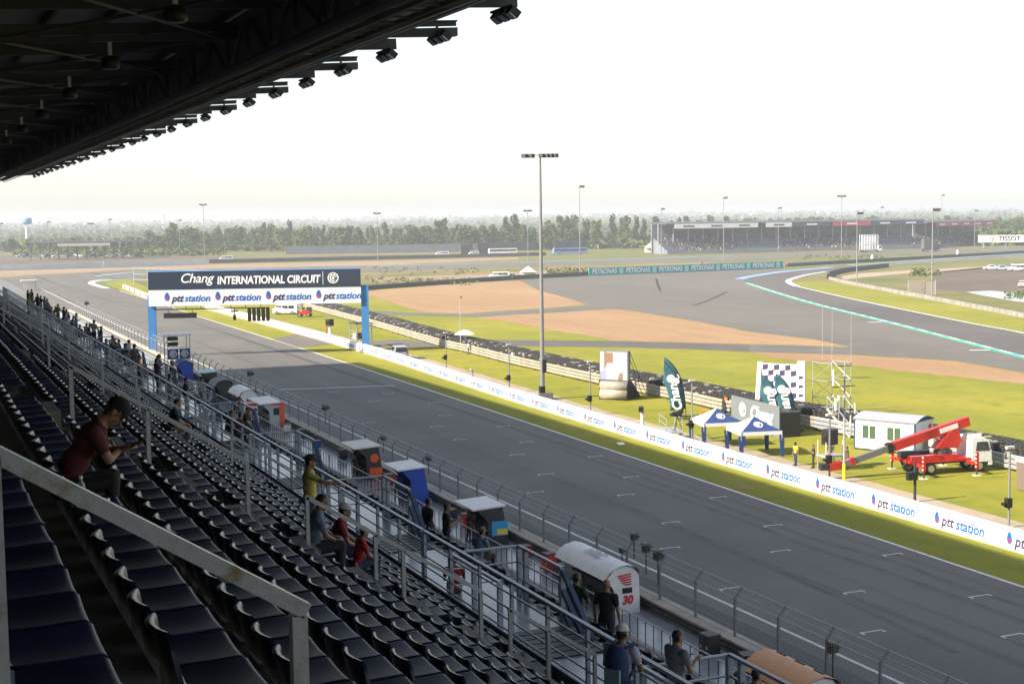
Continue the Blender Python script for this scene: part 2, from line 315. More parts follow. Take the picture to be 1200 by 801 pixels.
def ribbon(name, pts, w, z, mt, parent=None, kind='structure'):
    """a painted line of width w along world points"""
    pts = [Vector((p[0], p[1], 0)) for p in pts]; b = MB(); L = []; Rr = []
    for i, p in enumerate(pts):
        d = (pts[min(i+1, len(pts)-1)] - pts[max(i-1, 0)]).normalized(); nrm = Vector((-d.y, d.x, 0))
        L.append(p + nrm * w/2 + Vector((0,0,z))); Rr.append(p - nrm * w/2 + Vector((0,0,z)))
    b.grid([Rr, L]); o = b.build(name, mt, parent)
    if parent is None and kind: o['kind'] = kind
    return o
def smooth(pts, k=6):               # Catmull-Rom through points
    pts = [Vector((p[0], p[1], 0)) for p in pts]; out = []
    for i in range(len(pts) - 1):
        p0, p1, p2, p3 = pts[max(i-1,0)], pts[i], pts[i+1], pts[min(i+2, len(pts)-1)]
        for j in range(k):
            t = j / k
            out.append(0.5*((2*p1) + (p2-p0)*t + (2*p0-5*p1+4*p2-p3)*t*t + (3*p1-p0-3*p2+p3)*t**3))
    return out + [pts[-1]]
ribbon('track_edge_line', RL[0:] + px((170,349.5),(140,340.5)), 0.22, 0.016, M['line'])
ribbon('track_edge_line', [(35.4,-40),(35.4,150),(35.6,300),(36.5,420)], 0.2, 0.016, M['line'])
ribbon('start_line', [G(330,456.2), G(463,451.6)], 0.35, 0.016, M['line'])
inner = smooth(px((968,318.7),(940,323),(924,329.5),(931,334.3),(960,341.5),(1013,353.3),(1136,378.3),(1200,390.3),(1300,416)))
ribbon('track_edge_line', inner, 0.5, 0.032, M['line'])
kerb = smooth(px((876,331.5),(884,334.2),(944,352.7),(1040,376.6),(1200,417.6),(1300,443.6)))
ribbon('kerb_line', kerb, 0.45, 0.040, M['line'])
off = [p + Vector((-0.75, -0.75, 0)) for p in kerb]
ribbon('green_kerb', off, 1.5, 0.034, M['kerb_green'])
# blue and white blocks on the kerb line
b = MB(); b2 = MB()
for i in range(0, len(kerb)-1):
    p, q = kerb[i], kerb[i+1]; n = max(1, int((q-p).length/3))
    for j in range(n):
        if (j + i) % 2: continue
        a = p.lerp(q, j/n); c = p.lerp(q, (j+.8)/n); nn = Vector((-(c-a).y, (c-a).x, 0)).normalized()*.28
        b.add([a-nn+Vector((0,0,.046)), c-nn+Vector((0,0,.046)), c+nn+Vector((0,0,.046)), a+nn+Vector((0,0,.046))], [(0,1,2,3)])
b.build('kerb_blocks', M['kerb_blue'])['kind'] = 'structure'
ribbon('blue_kerb', smooth(px((866,327),(880,323.8),(920,318),(975,313.2))), 3.0, 0.036, M['kerb_blue'])
ribbon('apex_kerb', smooth(px((968,318.4),(945,322),(925,328),(927,332.5),(934,335.4))), 1.6, 0.034, mat('kerb_pale_blue', (.45,.58,.75), .7))
ribbon('teal_kerb', smooth(px((992,311),(1060,306.5),(1130,301.6),(1200,297.2))), 1.6, 0.036, M['kerb_teal'])
ribbon('white_kerb', smooth(px((1000,313.5),(1060,308.8),(1130,304),(1200,300))), 0.8, 0.036, M['line'])
ribbon('board_line', [G(1017,377.5), G(1042,377)], 0.7, 0.028, M['line'])
ribbon('board_line', [G(1136,410.3), G(1170,410)], 0.7, 0.028, M['line'])
ribbon('apex_kerb', smooth(px((125,337.5),(112,334),(107,331.5),(112,328.8),(130,327.2))), 2.0, 0.020, mat('kerb_white_blue', (.6,.66,.72), .7))
ribbon('apex_kerb', smooth(px((113,330),(135,328.2),(165,326.5))), 1.6, 0.024, M['kerb_teal'])
ribbon('exit_kerb', smooth(px((112,323.5),(150,319.5),(190,317.8),(300,315.2))), 1.6, 0.020, M['kerb_teal'])
ribbon('exit_kerb', smooth(px((430,312.2),(560,308),(700,304.2),(860,299.2))), 1.6, 0.020, M['kerb_teal'])
# grid slots: a cross bar with a short tail, six staggered columns, 18 m pitch
def slot(x, y):
    b = MB(); z = 0.017
    b.add([(x-.6,y-.05,z),(x+.6,y-.05,z),(x+.6,y+.05,z),(x-.6,y+.05,z)], [(0,1,2,3)])
    b.add([(x-.6,y-.30,z),(x-.5,y-.30,z),(x-.5,y-.06,z),(x-.6,y-.06,z)], [(0,1,2,3)])
    b.add([(x+.5,y-.30,z),(x+.6,y-.30,z),(x+.6,y-.06,z),(x+.5,y-.06,z)], [(0,1,2,3)])
    return b
SL = [(1047,650),(842.5,583),(698,535),(590.5,499.5),(1150,699),(906.5,616),(740,559),(617.5,518),(1189,745),(915.5,646),(734,580),(606.5,533),(1002,694.5),(787,612.5),(640,556),(1024,741),(786,642.5),(628,577),(857,690),(512,500),(432,495.5),(455,461.5),(439,470.5),(390,459.5),(509,472),(522,487),(424,520),(540,515)]
for (a, c) in SL:
    p = G(a, c); slot(p.x, p.y + .2).build('grid_slot', M['line'])['kind'] = 'structure'
# tyre marks left on the run-off
for pts in (((769,326),(771,334),(774,341)), ((812,358),(830,352),(852,342))):
    ribbon('skid_mark', smooth(px(*pts)), 0.7, 0.022, M['rubber'])
rub = mat('rubbered_asphalt', (.052,.051,.053), .7, col2=(.100,.097,.096), scale=.5, world_pos=True)
for pts in (((640,520),(760,562),(860,597),(950,630),(1045,657),(1110,681),(1200,711),(1290,742)), ((700,550),(860,606),(950,641),(1032,667),(1140,706),(1195,726),(1290,762)), ((640,556),(800,620),(960,690),(1120,765))):
    ribbon('rubber_streak', smooth(px(*pts)), 0.42, 0.012, rub)
# drain cover and worn patch in the grass verge
sheet('drain_cover', px((722,518.5),(730,518),(733,520.5),(725,521)), 0.01, M['white'])
sheet('bare_earth', px((862,568),(880,569),(885,573),(866,572)), 0.008, M['gravel'])
# ================================================================== grandstand
YA, YB = -46.0, 176.0
PITCH, RISE, XB0 = 0.82, 0.528, 1.03
def xb(n): return XB0 + PITCH * n                      # back of seat row n
def tread(n): return DZ(2.52 + RISE * n)               # floor level of row n
NLAST = 9
WALK_Z = DZ(7.80)
stand = thing('grandstand', 'dark roofed grandstand with stepped concrete rows along the near side of the straight', 'grandstand', (0,0,0))
def part(b, name, mt, par=stand, smooth=False): return b.build(name, mt, par, smooth)
for n in range(-8, NLAST + 1):
    x0, x1 = xb(n) - .06, xb(n+1) - .06
    if n == NLAST: x1 = 9.34
    part(MB().box6(x0, x1, YA, YB, tread(n) - .75, tread(n)), 'step', M['stand_conc'])
part(MB().box6(9.34, 11.55, YA, YB, WALK_Z - .5, WALK_Z), 'crosswalk', M['walk_floor'])
for k in range(4):
    z = WALK_Z - .5 * (k + 1)
    part(MB().box6(11.55 + .8*k, 11.55 + .8*(k+1), YA, YB, z - .7, z), 'step', M['stand_conc'])
part(MB().box6(14.75, 14.95, YA, YB, DZ(11.2), DZ(10.05)), 'parapet', M['stand_conc'])
part(MB().box6(14.78, 14.94, YA, YB, 4.2, DZ(11.21)), 'front_wall', M['dark_metal'])
part(MB().box6(14.70, 15.0, YA, YB, DZ(10.047), DZ(9.98)), 'coping', M['rail_paint'])
part(MB().box6(9.30, 9.336, YA, YB, tread(NLAST) - .45, tread(NLAST) + .16), 'kick_plate', M['blue_steel'])
part(MB().box6(-10.4, -10.0, YA, YB, 4, 27.5), 'back_wall', M['stand_conc'])  # unseen rear wall, added to keep sun from behind off the seats
part(MB().box6(-10.0, xb(-8)-.06, YA, YB, tread(-8)-.5, tread(-8)), 'upper_landing', M['stand_conc'])
part(MB().box6(-10, 14.7, YB - .3, YB - .02, 0.1, 8.0), 'end_wall', M['stand_conc'])
# ---- roof
roof = part(MB().add([(-13, YA-2, 23.2), (15.4, YA-2, 24.41), (15.4, YB+1, 24.41), (-13, YB+1, 23.2), (-13, YA-2, 23.35), (15.4, YA-2, 24.56), (15.4, YB+1, 24.56), (-13, YB+1, 23.35)],
    [(0,1,2,3),(7,6,5,4),(0,4,5,1),(1,5,6,2),(2,6,7,3),(3,7,4,0)]), 'roof', M['roof_sheet'])
zr = lambda x: 23.2 + (x + 13) * 1.15 / 27
for i, x in enumerate([-11.5 + 1.55*k for k in range(18)]):
    part(MB().box6(x-.05, x+.05, YA-2, YB+1, zr(x) - .24, zr(x) - .02), 'purlin', M['roof_steel'], roof)
raf = []
y = 10.6 - 60
while y < YB:
    b = MB(); x0, x1 = -12.6, 15.5
    for zt, zb_, w in ((-.26, -.30, .26), (-.30, -.72, .05), (-.72, -.77, .26)):
        b.add([(x0, y-w/2, zr(x0)+zt-.15), (x1, y-w/2, zr(x1)+zt), (x1, y+w/2, zr(x1)+zt), (x0, y+w/2, zr(x0)+zt-.15),
               (x0, y-w/2, zr(x0)+zb_-.15), (x1, y-w/2, zr(x1)+zb_+(.3 if zb_<-.5 else 0)), (x1, y+w/2, zr(x1)+zb_+(.3 if zb_<-.5 else 0)), (x0, y+w/2, zr(x0)+zb_-.15)],
              [(0,1,2,3),(7,6,5,4),(0,4,5,1),(1,5,6,2),(2,6,7,3),(3,7,4,0)])
    part(b, 'rafter', M['roof_steel'], roof); raf.append(y)
    if y > 0:
        # intermediate lighter rafter and diagonal bracing
        b = MB(); b.bar((-12, y+5, zr(-12)-.5), (15.3, y+5, zr(15.3)-.38), .12, .34)
        b.tube((8.5, y, zr(8.5)-.7), (2.5, y+10, zr(2.5)-.7), .05, n=6); b.tube((2.5, y, zr(2.5)-.7), (8.5, y+10, zr(8.5)-.7), .05, n=6)
        b.tube((2.2, y, zr(2.2)-.7), (-5, y+10, zr(-5)-.8), .05, n=6)
        part(b, 'bracing', M['roof_steel'], roof)
    y += 10
# main longitudinal truss with a closed web, and the service catwalk in front of it
b = MB(); b.tube((8.9, YA, 22.55), (8.9, YB, 22.55), .16); b.tube((8.9, YA, 23.8), (8.9, YB, 23.8), .12)
for k in range(90):
    y0 = YA + 2.5*k
    if y0 + 2.5 > YB: break
    b.tube((8.9, y0, 22.55 if k % 2 else 23.8), (8.9, y0+2.5, 23.8 if k % 2 else 22.55), .07, n=6)
    b.box6(8.84, 8.96, y0-.06, y0+.06, 22.6, 23.8)
part(b, 'truss', M['roof_steel'], roof)
part(MB().box6(9.02, 9.06, YA, YB, 22.75, 23.75), 'truss_web', M['roof_sheet'], roof)
b = MB()
for x, z in ((10.9, 23.15), (11.55, 23.15)): b.box6(x-.03, x+.03, YA, YB, z-.06, z+.06)
k = YA
while k < YB: b.box6(10.93, 11.52, k-.05, k+.05, 23.11, 23.16); k += 1.1
part(b, 'catwalk', M['roof_steel'], roof)
b = MB(); b.tube((11.62, YA, 23.02), (11.62, YB, 23.02), .035, n=6); b.tube((11.75, YA, 22.98), (11.75, YB, 22.98), .02, n=6)
part(b, 'conduit', M['galv'], roof)
for y in raf:
    if y < 0: continue
    b = MB(); b.box6(11.2, 11.26, y-.03, y+.03, 23.1, 23.7); b.box6(10.95, 11.0, y-.03, y+.03, 23.1, 23.7); part(b, 'hanger', M['roof_steel'], roof)
# columns far back that carry the roof
for y in raf:
    if y > -30: part(MB().tube((-9.6, y, 15), (-9.6, y, 23.0), .25, n=10), 'column', M['roof_steel'])
# ---- floodlights hanging under the rafter tips and lamps below the deck
def floodlight():
    t = thing('floodlight', 'x', 'floodlight', group='floodlights along the roof edge')
    b = MB(); b.tube((0,0,0), (0,0,-.16), .04); b.box((0,0,-.17), (.10,1.5,.06)); b.build('bracket', M['roof_steel'], t)
    for j in (-.52, 0, .52):
        Mx = Matrix.Rotation(R(38), 3, 'Y'); b = MB(); b.box((.08, j, -.33), (.28,.34,.20), M=Mx)
        l = b.build('lamp_head', M['black'], t); b = MB(); b.box(Vector((.08, j, -.33)) + Mx @ Vector((.0,0,-.112)), (.23,.29,.02), M=Mx); b.build('lens', M['chrome'], l)
    return t
fl0 = floodlight(); used = False; i = 0
for y in sorted(raf + [q + 5 for q in raf]):
    if y < 25 or y > YB: continue
    lab = 'black three-headed floodlight under the roof edge, %s counted from the near end' % nth(i)
    p = (14.9, y, zr(14.9) - .42)
    if not used: fl0.location = p; fl0['label'] = lab; used = True
    else: clone(fl0, p, label=lab)
    i += 1
def pendant():
    t = thing('pendant_lamp', 'x', 'lamp', group='lamps under the roof deck')
    b = MB(); b.box((0,0,-.3), (.1,.1,.55)); b.build('stem', M['white'], t)
    b = MB(); b.lathe([(.05,-.55),(.24,-.62),(.26,-.85),(.18,-.92),(.02,-.92)], n=10); b.build('lamp_shade', M['black'], t, True); return t
pd0 = pendant(); used = False; i = 0
for y in raf:
    if y < 18 or y > 130: continue
    p = (5.6, y + .5, zr(5.6) - .55); lab = 'small black downlight on a white stem under the roof, %s from the near end' % nth(i)
    if not used: pd0.location = p; pd0['label'] = lab; used = True
    else: clone(pd0, p, label=lab)
    i += 1
# ---- seats
def seat_meshes():
    W = .225
    def surf(prof, th, curve):
        top = []; bot = []
        for (x, z, w) in prof:
            row = []; rb = []
            for a in (-1, -.55, 0, .55, 1):
                row.append((x - curve[0]*a*a, a*w, z + curve[1]*a*a)); rb.append((x - curve[0]*a*a - curve[2], a*w, z + curve[1]*a*a - th))
            top.append(row); bot.append(rb)
        b = MB(); b.grid(top); b.grid([list(reversed(r)) for r in bot])
        for r1, r2 in ((top[0], bot[0]), (top[-1], bot[-1])): b.grid([r1, r2])
        b.grid([[r[0] for r in top], [r[0] for r in bot]]); b.grid([[r[-1] for r in top], [r[-1] for r in bot]])
        return b
    pan = surf([(.445,-.06,.215),(.438,-.012,.226),(.424,-.002,W),(.410,0,W),(.27,-.006,W),(.10,-.008,W)], .022, (0,.010,0))
    back = surf([(.098,-.007,W),(.05,.012,W),(.02,.05,W),(-.012,.20,.222),(-.022,.262,.20),(-.034,.286,.18),(-.055,.290,.165)], .012, (-.035,0,.02))
    br = MB(); br.box((.22,0,-.10), (.30,.05,.05)); br.box((.10,0,-.27), (.05,.05,.30)); br.box((.06,0,-.40), (.16,.2,.03))
    return pan, back, br
pan_b, back_b, br_b = seat_meshes()
pan_m = pan_b.mesh('seat_pan', M['seat'], True); back_m = back_b.mesh('backrest', M['seat_back'], True); br_m = br_b.mesh('bracket', M['seat_edge'])
AISLE0, AISLE_P = 4.35, 14.75
seats = []
for n in range(-2, NLAST + 1):
    y = AISLE0 + .72; a = 0
    while y < YB - 1.5:
        k = (y - AISLE0 + .25) % AISLE_P
        if AISLE_P - .45 < k or k < .95: y += .02; continue
        seats.append((n, y)); y += .5
def in_view(p):
    v = Vector(p) - Vector((0,0,H_EYE)); d = v.dot(fwd)
    if d < .5: return None
    return (CX + v.dot(right)/d*FPX, CY + v.dot(down)/d*FPX, d)
cand = []
for (n, y) in seats:
    q = in_view((xb(n) + .2, y, tread(n) + .42))
    if q is None or not (-25 < q[0] < 1200 and 200 < q[1] < 825): continue
    cand.append((q[2], n, y))
cand.sort(); near = cand[:300]; far = cand[300:]
rows = {}
for d, n, y in near: rows.setdefault(n, []).append(y)
first = None
for n, ys in sorted(rows.items()):
    for i, y in enumerate(sorted(ys)):
        o = thing('stadium_seat', 'navy bucket seat, %s row down from the camera, %s from that row\'s near end' % (nth(n + 2), nth(i)), 'seat', (xb(n) + random.uniform(-.006,.006), y, tread(n) + .42 + random.uniform(-.004,.004)), R(random.uniform(-1.6,1.6)), 'navy seats of the grandstand')
        link('seat_pan', pan_m, o); link('backrest', back_m, o); link('bracket', br_m, o)
b = MB()
for d, n, y in far:
    T = Matrix.Translation((xb(n), y, tread(n) + .42))
    b.merge(pan_b, T); k0 = len(b.m); b.merge(back_b, T); b.m[k0:] = [1]*(len(b.m)-k0); b.merge(br_b, T)
o = b.build('stadium_seats', [M['seat'], M['seat_back']], None, True); tag(o, 'long receding rows of navy bucket seats further along the grandstand', 'seats', None, 'stuff')
# lower rows of seats in front of the crosswalk
b = MB()
for k in range(3):
    y = 12.0
    while y < 150:
        if (y - 18.8) % 9 > 2.2:
            T = Matrix.Translation((11.75 + .8*k, y, WALK_Z - .5*(k+1) + .42)); b.merge(pan_b, T); b.merge(back_b, T); b.merge(br_b, T)
        y += .5
o = b.build('front_seats', [M['seat']], None, True); tag(o, 'navy bucket seats in the front rows beyond the crosswalk railing', 'seats', None, 'stuff')
# steps in the aisles
for k in range(0, 11):
    ya = AISLE0 + AISLE_P * k
    for n in range(-2, NLAST): MB().box6(xb(n+1) - .46, xb(n+1) - .061, ya - .42, ya + .62, tread(n) + .001, tread(n) + .19).build('aisle_step', M['stand_conc'], stand)
# ---- aisle handrails: separate sections on square posts
def rail_top(x): return DZ(2.52 + RISE*(x - 1.6)/PITCH - .95)
def handrail(y, x0, x1, posts, w, mt, label):
    t = thing('aisle_handrail', label, 'handrail', (x0, y, rail_top(x0) - .95), 0, 'handrails in the stepped aisles')
    o = Vector((x0, y, rail_top(x0) - .95))
    MB().bar(Vector((x0 - w/2, y, rail_top(x0))) - o, Vector((x1 + w/2, y, rail_top(x1))) - o, w, w).build('top_rail', mt, t)
    for x in posts:
        n = math.floor((x - xb(0) + .06) / PITCH)
        MB().box6(x-w/2-o.x, x+w/2-o.x, -w/2, w/2, tread(n)-o.z, rail_top(x)-.012-o.z).build('post', mt, t)
    return t
handrail(4.62, -1.3, 1.17, (-1.25, .235, 1.17), .052, M['rusty_rail'], 'weathered square handrail with rust stains, closest to the camera')
handrail(18.9, 1.95, 4.15, (1.95, 2.88, 4.15), .05, M['galv'], 'grey aisle handrail just beyond the man in the red shirt')
handrail(18.9, 4.95, 7.45, (4.95, 5.9, 6.3, 7.45), .05, M['galv'], 'grey aisle handrail crossing in front of the man in the yellow shirt')
handrail(18.9, 7.9, 9.25, (7.9, 8.5, 9.25), .05, M['galv'], 'lowest section of the aisle handrail below the yellow shirted man')
for k in range(2, 9):
    y = AISLE0 + AISLE_P*k + .1
    for s, (a, c) in enumerate(((1.9, 4.2), (5.0, 9.2))):
        handrail(y, a, c, (a, (a+c)/2, c), .05, M['galv'], 'grey handrail of the %s aisle from the camera, %s section' % (nth(k), ('upper', 'lower')[s]))
# ---- crosswalk railing: posts, top tube, three mid rails
def railing(name, label, A, B, h, n, mt, mids=(.3, .55, .8), w=.06, group=None, flat=True):
    A, B = Vector(A), Vector(B); t = thing(name, label, 'railing', A, 0, group); d = B - A
    MB().bar((0,0,h), d + Vector((0,0,h)), .075, .05).build('top_rail', mt, t)
    for f in mids: MB().tube((0,0,h*f), d + Vector((0,0,h*f)), .018, n=6).build('mid_rail', mt, t)
    pm = MB().box6(-w/2, w/2, -w/2, w/2, 0, h - .026).mesh('post', mt)
    for i in range(n + 1): link('post', pm, t, d * (i/n))
    return t
zt = tread(NLAST)
y0 = 9.0; k = 0
while y0 < 150:
    railing('crosswalk_railing', 'grey crosswalk railing below the seat rows, %s nine metre section from the near end' % nth(k), (9.42, y0, zt - .5), (9.42, min(y0 + 8.9, 150), zt - .5), 1.55, 6, M['rail_paint'], (.42,.55,.68,.85), .06, 'crosswalk railing sections')
    y0 += 9; k += 1
# ---- stair heads in the crosswalk: U-shaped railing, blue stringers going down towards the camera
for i, yv in enumerate((18.8, 27.0, 36.0, 45.0, 53.2, 60.3, 69.4, 78.4, 87.4, 96.4)):
    t = thing('stairhead', 'railed stairhead with blue steel stringers in the crosswalk, %s from the near end' % nth(i), 'stairs', (10.0, yv, WALK_Z), 0, 'stairheads in the crosswalk')
    P = lambda x, y, z: (x, y, z)
    for z in (1.05, .72, .38): MB().tube((0,0,z), (1.5,0,z), .028 if z > 1 else .02, n=6).build('rail', M['galv'], t)
    for z in (1.05, .72, .38): MB().bar((1.5,0,z), (1.5,-2.1,z), .07 if z > 1 else .03, .05 if z > 1 else .03).build('rail', M['rail_paint'], t)
    MB().bar((0,0,1.05), (0,-2.6,1.05), .07, .05).build('rail', M['galv'], t)
    for (x, y) in ((0,0),(1.5,0),(1.5,-.35),(1.5,-2.1),(0,-2.6),(0,-1.3)): MB().box6(x-.045, x+.045, y-.045, y+.045, 0, 1.03).build('post', M['rail_paint'], t)
    for z in (1.0, .62, .25): MB().bar((1.5,-2.15,z), (1.5,-4.6,z-1.9), .09, .09).build('stringer', M['blue_steel'], t)
    MB().bar((1.62,-2.15,.0), (1.62,-4.6,-1.9), .03, .34).build('stringer', M['blue_steel'], t)
    for s in range(6): MB().box6(.08, 1.42, -2.7-.3*s, -2.45-.3*s, .012-.05*s*0, .03).build('tread', M['dark_metal'], t)
# ================================================================== lettering
_tc = {}
def text_mesh(body, size, mt, bold=0.0, shear=0.0, extrude=0.01, space=1.0, align='CENTER'):
    key = (body, size, mt.name, bold, shear, extrude, space, align)
    if key in _tc: return _tc[key]
    cu = bpy.data.curves.new('lettering', 'FONT'); cu.body = body; cu.size = size; cu.offset = bold; cu.shear = shear; cu.extrude = extrude
    cu.space_character = space; cu.align_x = align; cu.align_y = 'CENTER'; cu.resolution_u = 3
    o = bpy.data.objects.new('lettering', cu); COL.objects.link(o)
    dg = bpy.context.evaluated_depsgraph_get(); me = bpy.data.meshes.new_from_object(o.evaluated_get(dg))
    bpy.data.objects.remove(o); me.name = 'lettering'; me.materials.clear(); me.materials.append(mt); _tc[key] = me
    return me
def face_matrix(origin, u, up=Vector((0,0,1))):      # local x along u, local y up, local z out of the face
    u = Vector(u).normalized(); up = Vector(up).normalized(); n = u.cross(up)
    m = Matrix((u, up, n)).transposed().to_4x4(); m.translation = origin; return m
def put(name, me, parent, mw):                        # mw: matrix in the parent's space
    o = link(name, me, parent); o.matrix_local = mw; return o
def drop_mesh(r, mt, mt2):                            # small flame: blue drop around a red core
    b = MB(); n = 14; pts = []
    for i in range(n):
        a = 2*math.pi*i/n; rr = r * (1 + .75*max(0, math.sin(a))**6); pts.append((rr*.8*math.cos(a), rr*math.sin(a), 0))
    b.prism(pts, (0,0,.012), 0)
    pts = [(r*.42*math.cos(2*math.pi*i/10), r*.42*math.sin(2*math.pi*i/10) - r*.22, .013) for i in range(10)]
    b.prism(pts, (0,0,.012), 1); return b.mesh('flame_logo', [mt, mt2])
def ring_mesh(r, mt, n=18):                           # round curled emblem
    b = MB()
    for (r0, r1, a0, a1) in ((r, r*.82, 0, 6.3), (r*.62, r*.42, .4, 5.2), (r*.25, r*.02, 0, 6.3)):
        rows = [[(q*math.cos(a0+(a1-a0)*i/n), q*math.sin(a0+(a1-a0)*i/n), .012) for i in range(n+1)] for q in (r1, r0)]
        b.grid(rows)
    for k in range(7):
        a = k*.9; b.add([(r*.42*math.cos(a), r*.42*math.sin(a), .012), (r*.85*math.cos(a+.25), r*.85*math.sin(a+.25), .012), (r*.85*math.cos(a+.42), r*.85*math.sin(a+.42), .012)], [(0,1,2)])
    return b.mesh('emblem', mt)

# ================================================================== trackside wall with banners
WALL = [(54.6,20),(54.8,66),(55.1,97),(55.8,132),(56.6,150),(58.0,178),(58.6,210),(58.7,256),(58.5,310)]
WH = 1.19
def wall_pt(Y):
    for (x0,y0),(x1,y1) in zip(WALL, WALL[1:]):
        if y0 <= Y <= y1: return Vector((x0 + (x1-x0)*(Y-y0)/(y1-y0), Y, 0))
    return Vector((WALL[-1][0], Y, 0))
tw = thing('trackside_wall', 'long white trackside wall carrying a row of printed banners beside the grass verge', 'wall', (0,0,0))
Y = 20.0
drop_m = drop_mesh(.26, M['sky_ink'], M['red_ink'])
t1 = text_mesh('ptt', .86, M['navy_ink'], .022, .25, .006); t2 = text_mesh('station', .86, M['sky_ink'], .022, .2, .006)
i = 0
while Y < 300:
    a, c = wall_pt(Y), wall_pt(Y + 5.98); d = (c - a); u = d.normalized(); nrm = Vector((u.y, -u.x, 0))
    MB().prism([a - nrm*.0, c, c + nrm*.42, a + nrm*.42], (0,0,WH-.02)).build('wall_block', M['wall_conc'], tw)
    if Y < 196:
        b = MB(); f = -nrm*.006
        b.prism([a + f + Vector((0,0,.10)), c + f + Vector((0,0,.10)), c + f + Vector((0,0,WH)), a + f + Vector((0,0,WH))], -nrm*.02)
        b.prism([a + f - nrm*.02 + Vector((0,0,WH+.003)), c + f - nrm*.02 + Vector((0,0,WH+.003)), c + nrm*.40 + Vector((0,0,WH+.003)), a + nrm*.40 + Vector((0,0,WH+.003))], (0,0,.012))
        pn = b.build('banner_panel', M['banner_white'], tw)
        o = a - nrm*.0
        base = lambda s, z: a + u*s - nrm*.03 + Vector((0,0,z))
        # the camera stands on the -x side: letters run towards smaller Y
        put('flame_logo', drop_m, pn, face_matrix(base(4.75, .62), -u)); put('lettering', t1, pn, face_matrix(base(3.85, .60), -u)); put('lettering', t2, pn, face_matrix(base(1.95, .60), -u))
    else:
        MB().prism([a - nrm*.004 + Vector((0,0,.9)), c - nrm*.004 + Vector((0,0,.9)), c - nrm*.004 + Vector((0,0,1.25)), a - nrm*.004 + Vector((0,0,1.25))], -nrm*.02).build('top_board', M['cream'], tw)
    Y += 6.0; i += 1

# ================================================================== pit wall, platform and debris fence
pw = thing('pit_wall', 'grey concrete pit wall with a raised platform along the left of the straight', 'wall', (0,0,0))
MB().box6(30.75, 31.35, -20, 300, 0.002, .95).build('wall', M['concrete'], pw)
MB().box6(30.65, 31.45, -20, 300, .953, 1.03).build('coping', M['wall_conc'], pw)
MB().box6(28.0, 30.74, -20, 300, 0.01, .45).build('platform', M['walk_floor'], pw)
MB().tube((30.66, -20, .8), (30.66, 300, .8), .06, n=6).build('pipe', M['black'], pw)
MB().tube((30.66, -20, .62), (30.66, 300, .62), .04, n=6).build('pipe', M['black'], pw)
MB().box6(27.8, 28.0, -20, 300, 0.008, .55).build('kerb', M['concrete'], pw)
k = 0; y = 20.0
while y < 190:
    t = thing('pit_railing', 'low white barred railing at the pit wall platform, %s section from the near end' % nth(k), 'railing', (27.9, y, .55), 0, 'platform railings on the pit wall')
    MB().tube((0,0,1.05), (0,9.9,1.05), .03, n=6).build('top_rail', M['galv'], t); MB().tube((0,0,.12), (0,9.9,.12), .02, n=6).build('bottom_rail', M['galv'], t)
    b = MB()
    for j in range(15): b.tube((0,.1+.7*j,0), (0,.1+.7*j,1.05), .022, n=5)
    o = b.build('bars', M['dark_metal'], t); o['kind'] = 'stuff'
    y += 10; k += 1
# fence: bays of two posts with cranked tops, wires and mesh
fpost = MB().bar((0,0,0), (0,0,1.62), .085, .085).bar((0,0,1.60), (.34,0,2.02), .07, .07).mesh('post', M['post_grey'])
def mesh_panel(L, h, step):
    b = MB(); n = int(L/step)
    for j in range(n+1): b.add([(0, step*j, .03), (0, step*j+.012, .03), (0, step*j+.012, h), (0, step*j, h)], [(0,1,2,3)])
    for z in (.4, .8, 1.2): b.tube((0,0,z), (0,L,z), .006, n=4, caps=False)
    return b
def fence_bay(L):
    return dict(mesh=mesh_panel(L, 1.58, .16).mesh('wire_mesh', M['galv']), top=MB().tube((0,0,1.6),(0,L,1.6),.022,n=6).mesh('top_rail', M['galv']), tip=MB().tube((.34,0,2.01),(.34,L,2.01),.024,n=6).mesh('top_rail', M['galv']),
                low=MB().tube((0,0,.06),(0,L,.06),.02,n=6).mesh('bottom_rail', M['galv']), wire=MB().tube((.17,0,1.81),(.17,L,1.81),.012,n=6).mesh('wire', M['galv']))
LB = 3.2; FB = fence_bay(LB)
y = 28.0; k = 0
while y < 290:
    t = thing('debris_fence', 'wire debris fence bay with cranked posts, %s along the pit wall' % nth(k), 'fence', (31.1, y, 1.03), 0, 'debris fence bays on the pit wall')
    link('post', fpost, t, (0,0,0))
    link('top_rail', FB['top'], t); link('top_rail', FB['tip'], t); link('bottom_rail', FB['low'], t); link('wire', FB['wire'], t); o = link('wire_mesh', FB['mesh'], t); o['kind'] = 'stuff'
    y += LB; k += 1

